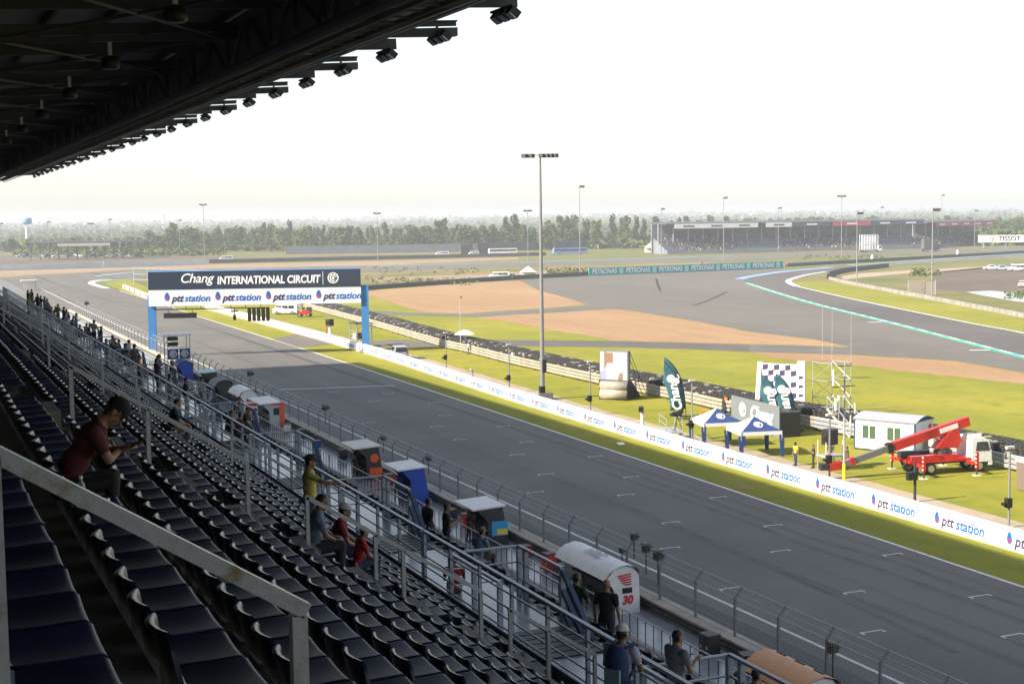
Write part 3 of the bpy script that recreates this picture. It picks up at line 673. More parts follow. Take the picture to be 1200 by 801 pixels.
# ---- pit wall stands
def perch(name, label, y, L, hz, wall_m, roof_m, dome=False, lean=.5, panel=None, extra=None):
    """narrow timing stand: end walls, counter, roof (flat overhang or dome), stools"""
    t = thing(name, label, 'timing stand', (29.35, y, .45), 0, 'team timing stands on the pit wall'); W = 1.5
    for s in (0, L):
        pts = [(.9, s, 0), (.55, s, hz), (-.9, s, hz - .15), (-.35, s, hz-.75), (-.25, s, .0)] if not dome else [(.95,s,0),(.9,s,hz-.45),(.6,s,hz-.12),(.2,s,hz),(-.3,s,hz-.1),(-.7,s,hz-.5),(-.35,s,hz-1.1),(-.3,s,0)]
        b = MB(); b.prism(pts, (0, .06 if s == 0 else -.06, 0)); b.build('end_panel', wall_m, t)
    if not dome:
        b = MB(); b.add([(.7,-.15,hz+.01),(.7,L+.15,hz+.01),(-1.25,L+.15,hz-.1),(-1.25,-.15,hz-.1),(.7,-.15,hz+.10),(.7,L+.15,hz+.10),(-1.25,L+.15,hz-.01),(-1.25,-.15,hz-.01)],[(3,2,1,0),(4,5,6,7),(0,1,5,4),(1,2,6,5),(2,3,7,6),(3,0,4,7)])
        b.build('roof', roof_m, t)
    else:
        prof = [(.98,hz-.45),(.88,hz-.2),(.62,hz-.05),(.22,hz+.07),(-.3,hz-.03),(-.62,hz-.22),(-.85,hz-.55)]
        rows = [[(x, yy, z) for x, z in prof] for yy in (-.1, L*.33, L*.67, L+.1)] ; b = MB(); b.grid(rows)
        b.grid([[(x-.02, p1, z-.03) for x, z in prof][::-1] for p1 in (-.1, L*.33, L*.67, L+.1)]); b.build('roof', roof_m, t, True)
    MB().box6(.5, .62, .07, L-.07, .02, hz-.2).build('front_panel', wall_m if not dome else M['dark_metal'], t)
    MB().box6(-.05, .5, .08, L-.08, .95, 1.0).build('counter', M['dark_metal'], t)
    for i in range(3):
        yy = L*(i+.5)/3; m_ = MB().box6(.40, .47, yy-.28, yy+.28, 1.2, 1.55).build('monitor', M['black'], t)
        b = MB(); b.tube((-.35,yy,0),(-.35,yy,.68),.03,n=6); b.tube((-.35,yy,.68),(-.35,yy,.74),.17,n=8); b.build('stool', M['dark_metal'], t)
    if panel:
        pm, mt_, z0, z1, x0, x1 = panel; MB().box6(x0, x1, -.03, -.004, z0, z1).build('end_sign', mt_, t)
    return t
blue_m = mat('blue_panel', (.015,.07,.42), .4); yellow_m = mat('yellow_panel', (.75,.60,.02), .5); tan_m = mat('orange_tan_canopy', (.62,.30,.13), .5, col2=(.55,.25,.10), scale=2)
grey_dark = mat('charcoal_panel', (.03,.03,.035), .5); purple_m = mat('maroon_purple_panel', (.20,.02,.12), .5); cyan_m = mat('bright_blue_panel', (.03,.30,.62), .5)
teal_roof = mat('pale_teal_roof', (.38,.55,.58), .5)
p = perch('timing_stand', 'orange tan domed timing stand at the bottom edge of the picture', 42.0, 3.6, 1.5, M['white'], tan_m, True)
hrc = perch('timing_stand', 'white domed timing stand with a red wing emblem on its end', 57.2, 5.2, 2.2, M['white'], M['white'], True)
put('lettering', text_mesh('HRC', .8, M['rail_paint'], .02, .15, .004), hrc, face_matrix(Vector((-.02, 2.6, 2.292)), (0,-1,0), (1,0,0.12)))
# wing emblem and red figures on the end facing the camera
b = MB()
for j in range(5): b.add([(-.25+.06*j, -.012, 1.78-.1*j), (.52, -.012, 1.86-.12*j), (.5, -.012, 1.79-.12*j), (-.1+.08*j, -.012, 1.70-.1*j)], [(0,1,2,3)])
b.build('wing_emblem', M['red_ink'], hrc); put('lettering', text_mesh('30', .52, M['red_ink'], .03, .2, .004), hrc, face_matrix(Vector((.3, -.012, .62)), (1,0,0)))
MB().box6(.05, .55, -.02, -.002, .95, 1.2).build('end_window', M['glass'], hrc)
pb = perch('timing_stand', 'black timing stand with white roof and blue yellow end sign', 72.4, 2.6, 2.15, grey_dark, M['white'])
MB().box6(-.1,.85,-.03,-.004,.55,1.35).build('end_sign', cyan_m, pb); MB().box6(.2,.8,-.05,-.031,.6,.9).build('end_sign', yellow_m, pb)
perch('timing_stand', 'bright blue timing stand with a white flat roof', 85.2, 2.6, 2.3, blue_m, M['white'])
pr = perch('timing_stand', 'black and red timing stand with a pale flat roof', 94.6, 3.0, 2.3, grey_dark, M['cream'])
MB().box6(-.1,.8,-.03,-.004,.1,.85).build('end_sign', M['orange'], pr); MB().ball((.25,-.03,1.5), .32, mi=0, sc=(1,.05,1)).build('end_sign', M['orange'], pr)
pk = perch('timing_stand', 'orange edged grey timing stand with a pale roof', 122.6, 4.5, 2.15, mat('pale_grey_panel',(.42,.44,.47),.5), M['white'])
MB().box6(.55,.97,-.04,-.004,.0,2.15).build('end_sign', M['orange'], pk); MB().box6(-.3,.5,-.04,-.004,1.95,2.15).build('end_sign', M['orange'], pk); MB().box6(.0,.5,-.03,-.004,1.1,1.7).build('end_window', M['glass'], pk)
pd_ = perch('timing_stand', 'white domed timing stand with a maroon striped end', 132.6, 4.5, 2.2, M['white'], M['white'], True)
for j in range(3): MB().box6(-.1,.85,-.03,-.004,.25+.45*j,.5+.45*j).build('end_sign', purple_m if j != 1 else M['red_ink'], pd_)
perch('timing_stand', 'black domed timing stand beside the pale teal one', 143.4, 3.2, 2.05, grey_dark, grey_dark, True)
perch('timing_stand', 'timing stand with a pale teal flat roof', 149.4, 2.4, 2.3, M['dark_metal'], teal_roof)
perch('timing_stand', 'navy blue domed timing stand below the marshal tower', 164.4, 3.0, 2.1, blue_m, M['navy_cloth'], True)
# starter's tower
t = thing('marshal_tower', 'white roofed steel tower with two navy panels near the gantry post', 'tower', (28.6, 171, .45))
for x in (0, 2.6):
    for y in (0, 2.2): MB().bar((x,y,0), (x,y,4.55), .1, .1).build('post', M['galv'], t)
MB().box6(-.25, 2.85, -.25, 2.45, 4.55, 4.72).build('roof', M['white'], t); MB().box6(0, 2.6, 0, 2.2, 1.75, 1.85).build('deck', M['galv'], t)
for i, x in enumerate((.02, 1.36)):
    pn = MB().box6(x, x+1.22, -.06, -.02, 1.85, 3.0).build('navy_panel', M['navy_cloth'], t)
    put('emblem', ring_mesh(.42, M['letter_white']), pn, face_matrix(Vector((x+.61, -.062, 2.42)), (1,0,0)))
for z in (3.3, 3.95): MB().box6(.1, 1.3, .3, .9, z, z+.45).build('equipment_box', M['black'], t)
MB().tube((0,0,3.2),(2.6,0,3.2),.03,n=6).build('rail', M['galv'], t)
# flight cases and crates standing along the platform
rc = random.Random(4)
for i, y in enumerate((47.5, 50.2, 64.5, 66.0, 69.3, 77.8, 80.1, 90.5, 92.6, 100.2, 103.8, 110.4, 116.0, 119.4, 139.6, 141.2, 155.0, 158.2)):
    m_ = rc.choice((M['black'], M['dark_metal'], M['red'], blue_m, M['cream'])); w, h = rc.uniform(.5,.9), rc.uniform(.4,.9)
    t = thing('equipment_case', 'equipment case on the pit wall platform, %s counted from the near end' % nth(i), 'case', (30.1 - rc.uniform(0,.4), y, .45), R(rc.uniform(-15,15)), 'equipment cases on the pit wall platform')
    MB().box6(-.3,.3,-w/2,w/2,.06,h).build('box', m_, t); MB().box6(-.31,.31,-w/2-.01,w/2+.01,h+.002,h+.07).build('lid', M['dark_metal'], t)
    for sy in (-1,1): MB().box6(-.32,-.302,sy*w*.3-.05,sy*w*.3+.05,h*.4,h*.55).build('handle', M['chrome'], t)
# cameras and boxes fixed on the fence
def fence_camera(label, p, s=1.0):
    t = thing('trackside_camera', label, 'camera', p, R(20), 'equipment clamped on the debris fence')
    MB().tube((0,0,-.9*s),(0,0,0),.03).build('stem', M['dark_metal'], t); MB().box((0,0,.12*s),(.28*s,.22*s,.26*s)).build('housing', M['black'], t)
    MB().tube((.14*s,0,.12*s),(.3*s,0,.12*s),.08*s,n=10).build('lens', M['black'], t); MB().box((-.02,.0,.32*s),(.34*s,.26*s,.04*s)).build('hood', M['dark_metal'], t)
def on_fence(px_, py_): return GX(px_, py_, 31.3)
fence_camera('black camera on a stem above the fence, left one by the white domed stand', on_fence(743,632))
fence_camera('pale tripod camera above the fence beside the white domed stand', on_fence(757,646), 1.2)
fence_camera('black signal box on the fence right of the white domed stand', on_fence(771,655), 1.3)
fence_camera('small camera low on the fence left of the tripod camera', on_fence(729,647), .8)
fence_camera('black box on the fence above the orange tan stand', on_fence(976,764), 1.2)
fence_camera('black camera above the fence behind the blue timing stand', on_fence(502,540), 1.0)
fence_camera('black box on the fence behind the black and red stand', on_fence(449,516), 1.0)
fence_camera('camera cluster on the fence beyond the orange edged stand', on_fence(381,480), 1.3)
fence_camera('black camera on the fence by the white domed maroon stand', on_fence(293,440), 1.5)
fence_camera('small black box on the fence far along towards the first corner', on_fence(101,357), 2.0)
# far cones of fencing on the left beyond the gantry: pit exit building
t = thing('pit_exit_hut', 'small pale hut with open front at the far end of the pit wall', 'hut', G(34,340) , 0)
MB().box6(-2,2,-1,1,2.5,2.8).build('roof', M['white'], t)
for x in (-1.8,1.8):
    for y in (-.9,.9): MB().bar((x,y,0),(x,y,2.5),.15,.15).build('post', M['galv'], t)
MB().box6(-1.7,1.7,.8,.95,0.02,2.5).build('back_panel', M['cream'], t)

# ================================================================== start gantry
PL, PR = Vector((31.5, 199.6, 0)), Vector((58.7, 190.4, 0)); gu = (PR - PL).normalized(); gn = Vector((gu.y, -gu.x, 0)); GL = (PR - PL).length
gt = thing('start_gantry', 'blue start gantry over the track with navy and white banners', 'gantry', PL)
def gl(s, z, out=0.0): return gu*s + gn*out + Vector((0,0,z))          # in the gantry's own space
for s, w in ((0, 1.1), (GL, 1.1)):
    b = MB(); q = [gl(s-.5, 0, -.35), gl(s+.5, 0, -.35), gl(s+.5, 0, .35), gl(s-.5, 0, .35)]; b.prism(q, (0,0,8.4 if s == 0 else 9.3)); b.build('post', M['gantry_blue'], gt)
    MB().prism([gl(s-.9, 0.01, -.7), gl(s+.9, 0.01, -.7), gl(s+.9, 0.01, .7), gl(s-.9, 0.01, .7)], (0,0,.35)).build('footing', M['concrete'], gt)
def zz(px_, py_, s):                        # height on the gantry at length s
    p = PL + gu*s; return GY(px_, py_, p.y).z
ZT0, ZM0, ZB0 = zz(178,320,0), zz(179,342.5,0), zz(180,362.5,0)
ZT1, ZM1, ZB1 = zz(424,313,GL), zz(425,333,GL), zz(426,350.5,GL)
def banner(z0a, z0b, z1a, z1b, mt, name, out):
    b = MB(); q = [gl(-.3,z0b,out), gl(GL-.5,z1b,out), gl(GL-.5,z1a,out), gl(-.3,z0a,out)]; b.prism(q, gn*.12); return b.build(name, mt, gt)
zm = (ZM0+ZM1)/2; ztp = (ZT0+ZT1)/2; zbt = (ZB0+ZB1)/2
nb = banner(ztp, zm+.02, ztp, zm+.02, M['gantry_navy'], 'navy_banner', .5)
wb = banner(zm-.02, zbt, zm-.02, zbt, M['gantry_white'], 'white_banner', .5)
hN, hW = ztp - zm, zm - zbt
MB().prism([gl(-.3,ztp-.1,.48), gl(GL-.5,ztp-.1,.48), gl(GL-.5,ztp+.0,-.5), gl(-.3,ztp+.0,-.5)], (0,0,.08)).build('beam_top', M['gantry_blue'], gt)
MB().prism([gl(-.3,zbt+.1,.49), gl(GL-.5,zbt+.1,.49), gl(GL-.5,zbt+.1,-.5), gl(-.3,zbt+.1,-.5)], (0,0,.3)).build('beam', M['gantry_blue'], gt)
fm = lambda s, z: face_matrix(gl(s, z, .632), gu)
put('lettering', text_mesh('Chang', 1.80, M['letter_white'], .012, .3, .01, .95), nb, fm(GL*.212, zm + hN*.60))
put('lettering', text_mesh('INTERNATIONAL CIRCUIT', 1.16, M['letter_white'], .035, .1, .01, 1.0), nb, fm(GL*.55, zm + hN*.46) @ Matrix.Diagonal((1,1.25,1,1)))
put('emblem', ring_mesh(.75, M['letter_white']), nb, fm(GL*.853, zm + hN*.52)); put('divider', MB().box6(-.03,.03,-.9,.9,0,.012).mesh('divider', M['letter_white']), nb, fm(GL*.805, zm + hN*.52))
dm = drop_mesh(.42, M['sky_ink'], M['red_ink']); tp = text_mesh('ptt', 1.25, M['navy_ink'], .04, .3, .01); ts = text_mesh('station', 1.25, M['sky_ink'], .025, .25, .01)
for k in range(4):
    s0 = GL*(.075 + .236*k); z = zm - hW*.50
    put('flame_logo', dm, wb, fm(s0, z + .05)); put('lettering', tp, wb, fm(s0 + 1.35, z - .1)); put('lettering', ts, wb, fm(s0 + 4.0, z - .1))
# service bar, display board, start lights
MB().tube(gl(.3, zbt-.45, .3), gl(GL*.55, zbt-.45, .3), .08, n=6).build('service_bar', M['dark_metal'], gt)
for k in range(8): MB().tube(gl(.6+2*k, zbt-.45, .3), gl(.6+2*k, zbt+.1, .3), .05, n=6).build('hanger', M['dark_metal'], gt)
MB().prism([gl(1.6, zbt-1.65, .2), gl(6.0, zbt-1.65, .2), gl(6.0, zbt-.95, .2), gl(1.6, zbt-.95, .2)], gn*.25).build('display_board', M['black'], gt)
for s in (2.2, 5.4): MB().tube(gl(s, zbt-.95, .3), gl(s, zbt-.4, .3), .05, n=6).build('hanger', M['dark_metal'], gt)
for k in range(5):
    s = GL*.455 + .62*k
    sl = MB().prism([gl(s-.24, zbt-2.25, .2), gl(s+.24, zbt-2.25, .2), gl(s+.24, zbt-.5, .2), gl(s-.24, zbt-.5, .2)], gn*.25).build('start_light', M['black'], gt)
    for j in range(4): MB().tube(gl(s, zbt-.72-.43*j, .45), gl(s, zbt-.72-.43*j, .53), .15, n=10).build('lamp', M['dark_metal'], sl)
MB().tube(gl(GL*.385, zbt-.5, .3), gl(GL*.385, zbt-1.9, .3), .06, n=6).build('camera_arm', M['dark_metal'], gt)
MB().box(gl(GL*.385, zbt-1.7, .3), (.35,.35,.7)).build('camera', M['black'], gt); MB().box(gl(GL*.385, zbt-.85, .3), (1.0,.2,.2)).build('camera', M['black'], gt)
M['rail_cream'] = mat('weathered_rail', (.36,.33,.275), .7, col2=(.27,.245,.20), scale=.6, world_pos=True)
# ================================================================== trackside posts, tyre barrier and guardrail
def post_lamp(i, pb, h, label, box=.35):
    t = thing('signal_post', label, 'post', (pb.x, pb.y, 0), 0, 'slim posts behind the trackside wall')
    MB().tube((0,0,0), (0,0,h), .075, .06).build('pole', M['pole'], t)
    MB().box((0,0,h+.05), (.55,.2,.14)).build('cap', M['cream'], t)
    b = MB(); b.box((-.1,-.05,h*box), (.35,.3,.55)); b.box((-.38,-.05,h*box-.05), (.3,.25,.16)); b.build('signal_box', M['black'], t)
SP = [((523,437),(523,390),'slim signal post left of the tall mast near the parked car'), ((597,460),(597,404),'slim signal post just left of the tall lighting mast'), ((692,486),(692,424),'slim signal post in front of the inflatable screen'),
      ((811,519),(811,446),'slim signal post beside the left feather flag'), ((972,561),(972,486),'slim signal post left of the antenna mast'), ((1182,618),(1182,524),'slim signal post at the right edge beyond the wall'), ((554,447),(554,433),'very short post with a small lamp by the parked car')]
for i, (a, c, lab) in enumerate(SP):
    pb = G(*a); post_lamp(i, pb, (a[1]-c[1]) * mpp(pb), lab, .32 if i else .4)
pb = G(1072,588); t = thing('signal_box_post', 'short post with a black signal lamp below the crane truck', 'post', (pb.x,pb.y,0)); MB().tube((0,0,0),(0,0,2.6),.09).build('pole', M['dark_metal'], t); MB().box((-.25,0,1.7),(.7,.3,.5)).build('signal_box', M['black'], t)
# tall lighting mast
pb = G(636,468); hm_ = (468-184) * mpp(pb)
t = thing('lighting_mast', 'very tall grey lighting mast with a row of floodlights on top', 'mast', (pb.x,pb.y,0))
MB().tube((0,0,0),(0,0,hm_*.25),.24,.21,10).tube((0,0,hm_*.25),(0,0,hm_),.21,.12,10).build('pole', M['pole'], t)
cd = (Vector((pb.x,pb.y,0))).normalized(); sd = Vector((cd.y,-cd.x,0))
MB().bar(sd*-1.6+Vector((0,0,hm_)), sd*1.7+Vector((0,0,hm_)), .12,.12).build('crossarm', M['galv'], t)
for j in (-1.5,-.85,.2,.7,1.1,1.5): MB().box(sd*j+Vector((0,0,hm_-.05)), (.5,.5,.38), R(30)).build('lamp', M['dark_metal'], t)
MB().box((0,0,.35),(1.6,1.6,.7)).build('footing', M['concrete'], t); MB().box((.1,-.2,3.4),(.4,.35,1.3)).build('control_box', M['dark_metal'], t)
MB().box((-.2,-.3,.9),(.5,.5,1.0)).build('cabinet', M['black'], t)
# tyre barrier path (front face of the guardrail), from far to near
TB = [G(*p) for p in ((300,350),(360,362),(440,383.5),(520,408),(545,413),(600,427.5),(660,441.5),(720,455),(800,471.5),(880,490.5),(960,505),(1040,521),(1120,538),(1200,555),(1290,575))]
seg = []; tot = 0
for a, c in zip(TB, TB[1:]): seg.append((a, c, tot, (c-a).length)); tot += (c-a).length
def tb_at(s):
    for a, c, s0, l in seg:
        if s <= s0 + l: u = (c-a).normalized(); return a + u*(s-s0), u
    a, c, s0, l = seg[-1]; return c, (c-a).normalized()
gr = thing('guardrail', 'three rail steel guardrail with posts in front of the tyre barrier', 'guardrail', (0,0,0))
s = 0
while s < tot - 4:
    p, u = tb_at(s); q, _ = tb_at(s+4); n = Vector((-u.y, u.x, 0)); n = n if n.x > 0 else -n
    far_cream = p.y > 150
    for k, z in enumerate((.32,.68,1.04)):
        b = MB()
        for dz, o in ((-.14,.0),(-.05,.05),(.05,.05),(.14,.0)): pass
        prof = [(0,-.15),(.07,-.09),(.07,-.03),(0,0),(.07,.03),(.07,.09),(0,.15)]
        b.grid([[p - n*a + Vector((0,0,z+zz_)) for a, zz_ in prof], [q - n*a + Vector((0,0,z+zz_)) for a, zz_ in prof]])
        b.grid([[q - n*(a-.012) + Vector((0,0,z+zz_)) for a, zz_ in prof], [p - n*(a-.012) + Vector((0,0,z+zz_)) for a, zz_ in prof]])
        b.build('rail', M['rail_cream'] if p.y > 106 else M['galv'], gr)
    MB().box(p + n*.1 + Vector((0,0,.6)), (.14,.14,1.2)).build('post', M['dark_metal'], gr)
    s += 4
# tyres: stacks four high, three deep, each a ring
def tyre(b, r=.31, h=.2, n=9, mi=0):
    b.lathe([(r*.55,0),(r*.95,0.01),(r,.05),(r,h-.05),(r*.95,h-.01),(r*.55,h),(r*.55,0)], n=n, mi=mi); return b
ty_b = tyre(MB(), mi=0); tyw_b = tyre(MB(), mi=0)
ty_m = ty_b.mesh('tyre', M['rubber'], False); tyw_m = tyw_b.mesh('tyre', M['tyre_white'], False)
tbar = thing('tyre_barrier', 'long stacked black and white tyre barrier curving behind the guardrail', 'tyre barrier', (0,0,0))
allt = []; rnd = random.Random(3); s = .4
while s < tot:
    p, u = tb_at(s); n = Vector((-u.y, u.x, 0)); n = n if n.x > 0 else -n
    for dpt in range(6):
        hh = 8 if dpt < 5 else 7
        for k in range(hh):
            pos = p + n*(.55 + .62*dpt) + u*(.31*(dpt % 2) + rnd.uniform(-.05,.05)) + Vector((0,0,.21*k + rnd.uniform(0,.02)))
            vis = (dpt <= 0 and k >= 5) or k >= hh-1
            if vis: allt.append((pos, rnd.random() < .12))
    s += .64
key = []
for pos, w in allt:
    q = in_view(pos)
    if q and -20 < q[0] < 1215 and 0 < q[1] < 815: key.append((q[2], pos, w))
key.sort(key=lambda a: a[0])
for d, pos, w in key[:300]: link('tyre', tyw_m if w else ty_m, tbar, pos, rnd.uniform(0,1))
bb = MB()
for d, pos, w in key[300:]:
    k0 = len(bb.m); bb.merge(ty_b, Matrix.Translation(pos)); bb.m[k0:] = [1 if w else 0] * (len(bb.m)-k0)
o = bb.build('tyre_stacks', [M['rubber'], M['tyre_white']], tbar); o['kind'] = 'stuff'
# low flat board along the far side of the tyres (conveyor belt edge)
# ================================================================== vehicles
def wheel(b, c, r, w, n=14):
    c = Vector(c); b.tube(c - Vector((0,w/2,0)), c + Vector((0,w/2,0)), r, n=n)
def add_wheels(t, xs, tw_, r, w=.22, rim=None):
    for x in xs:
        for s in (-1, 1):
            wo = wheel_obj(t, (x, s*tw_/2, r), r, w)
def wheel_obj(t, c, r, w):
    b = MB(); wheel(b, c, r, w); o = b.build('wheel', M['rubber'], t); b = MB(); wheel(b, c, r*.58, w+.03); b.build('rim', M['chrome'], o); return o
def car(label, loc, rz, body_m, kind='suv', L=4.6, group=None, cat='car', name='parked_car'):
    """kinds: suv, sedan, van, bus. local x forward"""
    t = thing(name, label, cat, loc, rz, group)
    P = {'suv':  ([(-.5,.32),(-.5,.62),(-.485,.98),(-.44,1.62),(-.38,1.74),(.05,1.74),(.20,1.10),(.46,.98),(.5,.80),(.5,.32)], 1.8, (-.40,.16)),
         'sedan':([(-.5,.30),(-.5,.85),(-.36,.98),(-.22,1.38),(.10,1.42),(.27,.98),(.47,.85),(.5,.55),(.5,.30)], 1.75, (-.22,.15)),
         'van':  ([(-.5,.35),(-.5,1.95),(-.47,2.05),(.30,2.05),(.42,1.25),(.49,1.05),(.5,.35)], 1.85, (-.40,.36)),
         'bus':  ([(-.5,.4),(-.5,2.9),(-.48,3.0),(.47,3.0),(.5,2.7),(.5,.4)], 2.4, (-.46,.49))}[kind]
    prof, W, wx = P; zt_ = max(z for x, z in prof)
    def shell(insert, z0, z1): pass
    rows = []
    for a, k in ((-1,.82),(-.96,.97),(-.8,1),(.8,1),(.96,.97),(1,.82)):
        rows.append([(x*L*(1 if z < 1.05 else (.985 if abs(a) > .9 else 1)), a*W/2*(1 if z < zt_*.62 else .90), z if k > .9 else .32+(z-.32)*.97) for x, z in prof])
    b = MB(); b.grid(rows, 0, True)
    b.add(rows[0], [tuple(range(len(prof)))]); b.add(rows[-1], [tuple(range(len(prof)))[::-1]])
    b.build('body', body_m, t)
    # glass band
    zb_, zt2 = (zt_*.58, zt_*.92); g = W/2*.955
    for s_ in (-1, 1):
        if kind == 'bus' or kind == 'van':
            n = 4 if kind == 'bus' else 3
            for j in range(n):
                x0 = L*(wx[0] + (wx[1]-wx[0])*j/n) + .08; x1 = L*(wx[0] + (wx[1]-wx[0])*(j+1)/n) - .06
                MB().box6(x0, x1, s_*(g+.005) , s_*(g+.02), zt_*.56, zt_*.84).build('window', M['glass'], t)
        else:
            y0 = s_*(W/2*.905)
            MB().prism([(L*wx[0],y0,zt_*.62),(L*(wx[1]+.02),y0,zt_*.62),(L*(wx[1]-.06),y0,zt_*.92),(L*(wx[0]+.02),y0,zt_*.92)], (0,s_*.02,0)).build('window', M['glass'], t)
    if kind == 'suv': ws = [(L*.06,1.68),(L*.195,1.13)]; rw = [(-L*.447,1.60),(-L*.484,1.05)]
    elif kind == 'sedan': ws = [(L*.11,1.38),(L*.265,1.0)]; rw = [(-L*.23,1.34),(-L*.35,1.0)]
    elif kind == 'van': ws = [(L*.31,1.98),(L*.415,1.28)]; rw = [(-L*.478,1.9),(-L*.5,1.2)]
    else: ws = [(L*.478,2.6),(L*.50,1.3)]; rw = [(-L*.495,2.5),(-L*.5,1.6)]
    for (x0,z0),(x1,z1) in (ws, rw):
        dx = .02 if x1 > 0 else -.02
        b = MB(); b.add([(x0+dx,-W*.40,z0),(x0+dx,W*.40,z0),(x1+dx,W*.43,z1),(x1+dx,-W*.43,z1)], [(0,1,2,3)]); b.build('windscreen' if x1 > 0 else 'rear_window', M['glass'], t)
    r = .34 if kind != 'bus' else .48
    for x in (-L*.31, L*.31):
        for s_ in (-1,1): wheel_obj(t, (x, s_*(W/2-.1), r), r, .22)
    for s_ in (-1,1):
        MB().box((L*.5, s_*W*.36, .82),(.04,.3,.16)).build('headlight', M['chrome'], t); MB().box((-L*.5, s_*W*.40, .95),(.04,.2,.26)).build('tail_light', M['red'], t)
    MB().box((-L*.5-.01,0,.5),(.06,W*.9,.22)).build('bumper', M['dark_metal'], t); MB().box((L*.5+.01,0,.5),(.06,W*.9,.22)).build('bumper', M['dark_metal'], t)
    return t
white_car = mat('white_car_paint', (.70,.70,.70), .3, coat=.5); silver = mat('silver_car_paint', (.38,.39,.40), .3, metal=.4, coat=.5); black_car = mat('black_car_paint', (.015,.016,.018), .25, coat=.6); navy_car = mat('dark_blue_car_paint', (.02,.03,.07), .3, coat=.5); red_car = mat('red_car_paint', (.40,.02,.02), .3, coat=.5)
p = G(447,421); car('silver hatchback seen from behind, parked beside the gantry post', (60.0, p.y, 0.016), R(82), silver, 'suv', 4.2)
p = G(335,368); car('white van parked by the tyre barrier under the gantry banner', (p.x, p.y, 0), R(150), white_car, 'van', 4.9, cat='van', name='white_van')
# small red recovery vehicle beside it, and blue canopy
p = G(357,371); t = thing('recovery_vehicle', 'small red and grey recovery quad beside the white van', 'vehicle', (p.x,p.y,0), R(150))
MB().prism([(-1.2,-.6,.45),(1.2,-.6,.45),(1.3,-.6,.85),(.5,-.6,1.0),(.2,-.6,1.3),(-.4,-.6,1.3),(-1.2,-.6,.95)], (0,1.2,0)).build('body', M['red'], t)
for x in (-.85,.85):
    for s_ in (-.65,.65): wheel_obj(t, (x,s_,.4), .4, .25)
MB().box((-.9,0,1.35),(.8,1.0,.9)).build('cargo', M['dark_metal'], t); MB().box((.2,0,1.6),(.3,.9,.5)).build('windscreen', M['glass'], t)
p = G(347,361); t = thing('blue_canopy', 'small blue canopy tent behind the white van', 'canopy', (p.x,p.y,0), R(60)); b = MB()
b.add([(-1.7,-1.7,2.1),(1.7,-1.7,2.1),(1.7,1.7,2.1),(-1.7,1.7,2.1),(0,0,3.0)], [(0,1,4),(1,2,4),(2,3,4),(3,0,4)]); b.build('roof', mat('pale_blue_cloth',(.18,.33,.58),.7), t)
for x in (-1.6,1.6):
    for y in (-1.6,1.6): MB().tube((x,y,0),(x,y,2.1),.04,n=6).build('leg', M['galv'], t)
# marshal platform by the right gantry post
p = G(421,411); t = thing('marshal_platform', 'open grey steel marshal platform with a dark roof at the right gantry post', 'platform', (59.6, 197.5, 0))
for x in (0,2.2):
    for y in (0,3.4): MB().bar((x,y,0),(x,y,3.4),.12,.12).build('post', M['galv'], t)
MB().box6(-.2,2.4,-.2,3.6,3.4,3.5).build('roof', M['dark_metal'], t); MB().box6(0,2.2,0,3.4,1.2,1.28).build('deck', M['galv'], t)
for z in (1.8,2.3): MB().tube((0,0,z),(0,3.4,z),.03,n=6).build('rail', M['galv'], t); MB().tube((0,0,z),(2.2,0,z),.03,n=6).build('rail', M['galv'], t)
for y in (0,3.4): MB().tube((0,y,1.25),(2.2,y,3.3),.03,n=6).build('brace', M['galv'], t)
MB().box6(.3,1.2,.4,1.2,1.28,2.1).build('equipment_box', M['dark_metal'], t); MB().box6(.3,1.4,1.8,3.0,1.28,1.9).build('equipment_box', M['cream'], t)
p = G(397,404); t = thing('camera_platform', 'white camera stand with a large black camera near the gantry', 'camera', (60.3, 214, 0)); MB().lathe([(.5,0),(.22,1.2),(.2,1.9)], n=8).build('pedestal', M['white'], t); MB().box((0,0,2.6),(1.0,.8,1.0), R(30)).build('camera', M['black'], t); MB().tube((-.3,-.4,2.7),(-.7,-1.1,2.6),.2).build('lens', M['black'], t)

# ================================================================== inflatable screen
p = G(720,468); cdir = Vector((p.x,p.y,0)).normalized(); rz = math.atan2(cdir.y, cdir.x)
t = thing('inflatable_screen', 'grey inflatable video screen standing on the grass by the guardrail', 'screen', (p.x, p.y, 0), R(-50))
# local: x right along the face, y back; face towards -y
k = mpp(p); W_, Hh = 3.1, 4.9
MB().box6(-W_/2, W_/2, -.1, .45, 1.75, Hh).build('frame', M['grey_cloth'], t)
def screen_mat():
    mt = bpy.data.materials.new('screen_picture'); mt.use_nodes = True; nt = mt.node_tree; b_ = nt.nodes['Principled BSDF']
    tc = nt.nodes.new('ShaderNodeTexCoord'); vo = nt.nodes.new('ShaderNodeTexVoronoi'); vo.feature = 'F1'; vo.distance = 'CHEBYCHEV'; vo.inputs['Scale'].default_value = 1.1
    mp = nt.nodes.new('ShaderNodeMapping'); mp.inputs['Scale'].default_value = (1,1,.45); nt.links.new(tc.outputs['Object'], mp.inputs[0]); nt.links.new(mp.outputs[0], vo.inputs['Vector'])
    rp = nt.nodes.new('ShaderNodeValToRGB'); rp.color_ramp.interpolation = 'CONSTANT'; e = rp.color_ramp.elements; e[0].color = (.20,.12,.08,1); e[1].position = .35; e[1].color = (.30,.31,.40,1)
    for pos, c in ((.55,(.40,.38,.37,1)),(.7,(.22,.25,.40,1)),(.85,(.28,.18,.14,1))): x = e.new(pos); x.color = c
    nt.links.new(vo.outputs['Color'], rp.inputs[0]); nt.links.new(rp.outputs[0], b_.inputs['Base Color']); nt.links.new(rp.outputs[0], b_.inputs['Emission Color']); b_.inputs['Emission Strength'].default_value = .05; b_.inputs['Roughness'].default_value = .5
    return mt
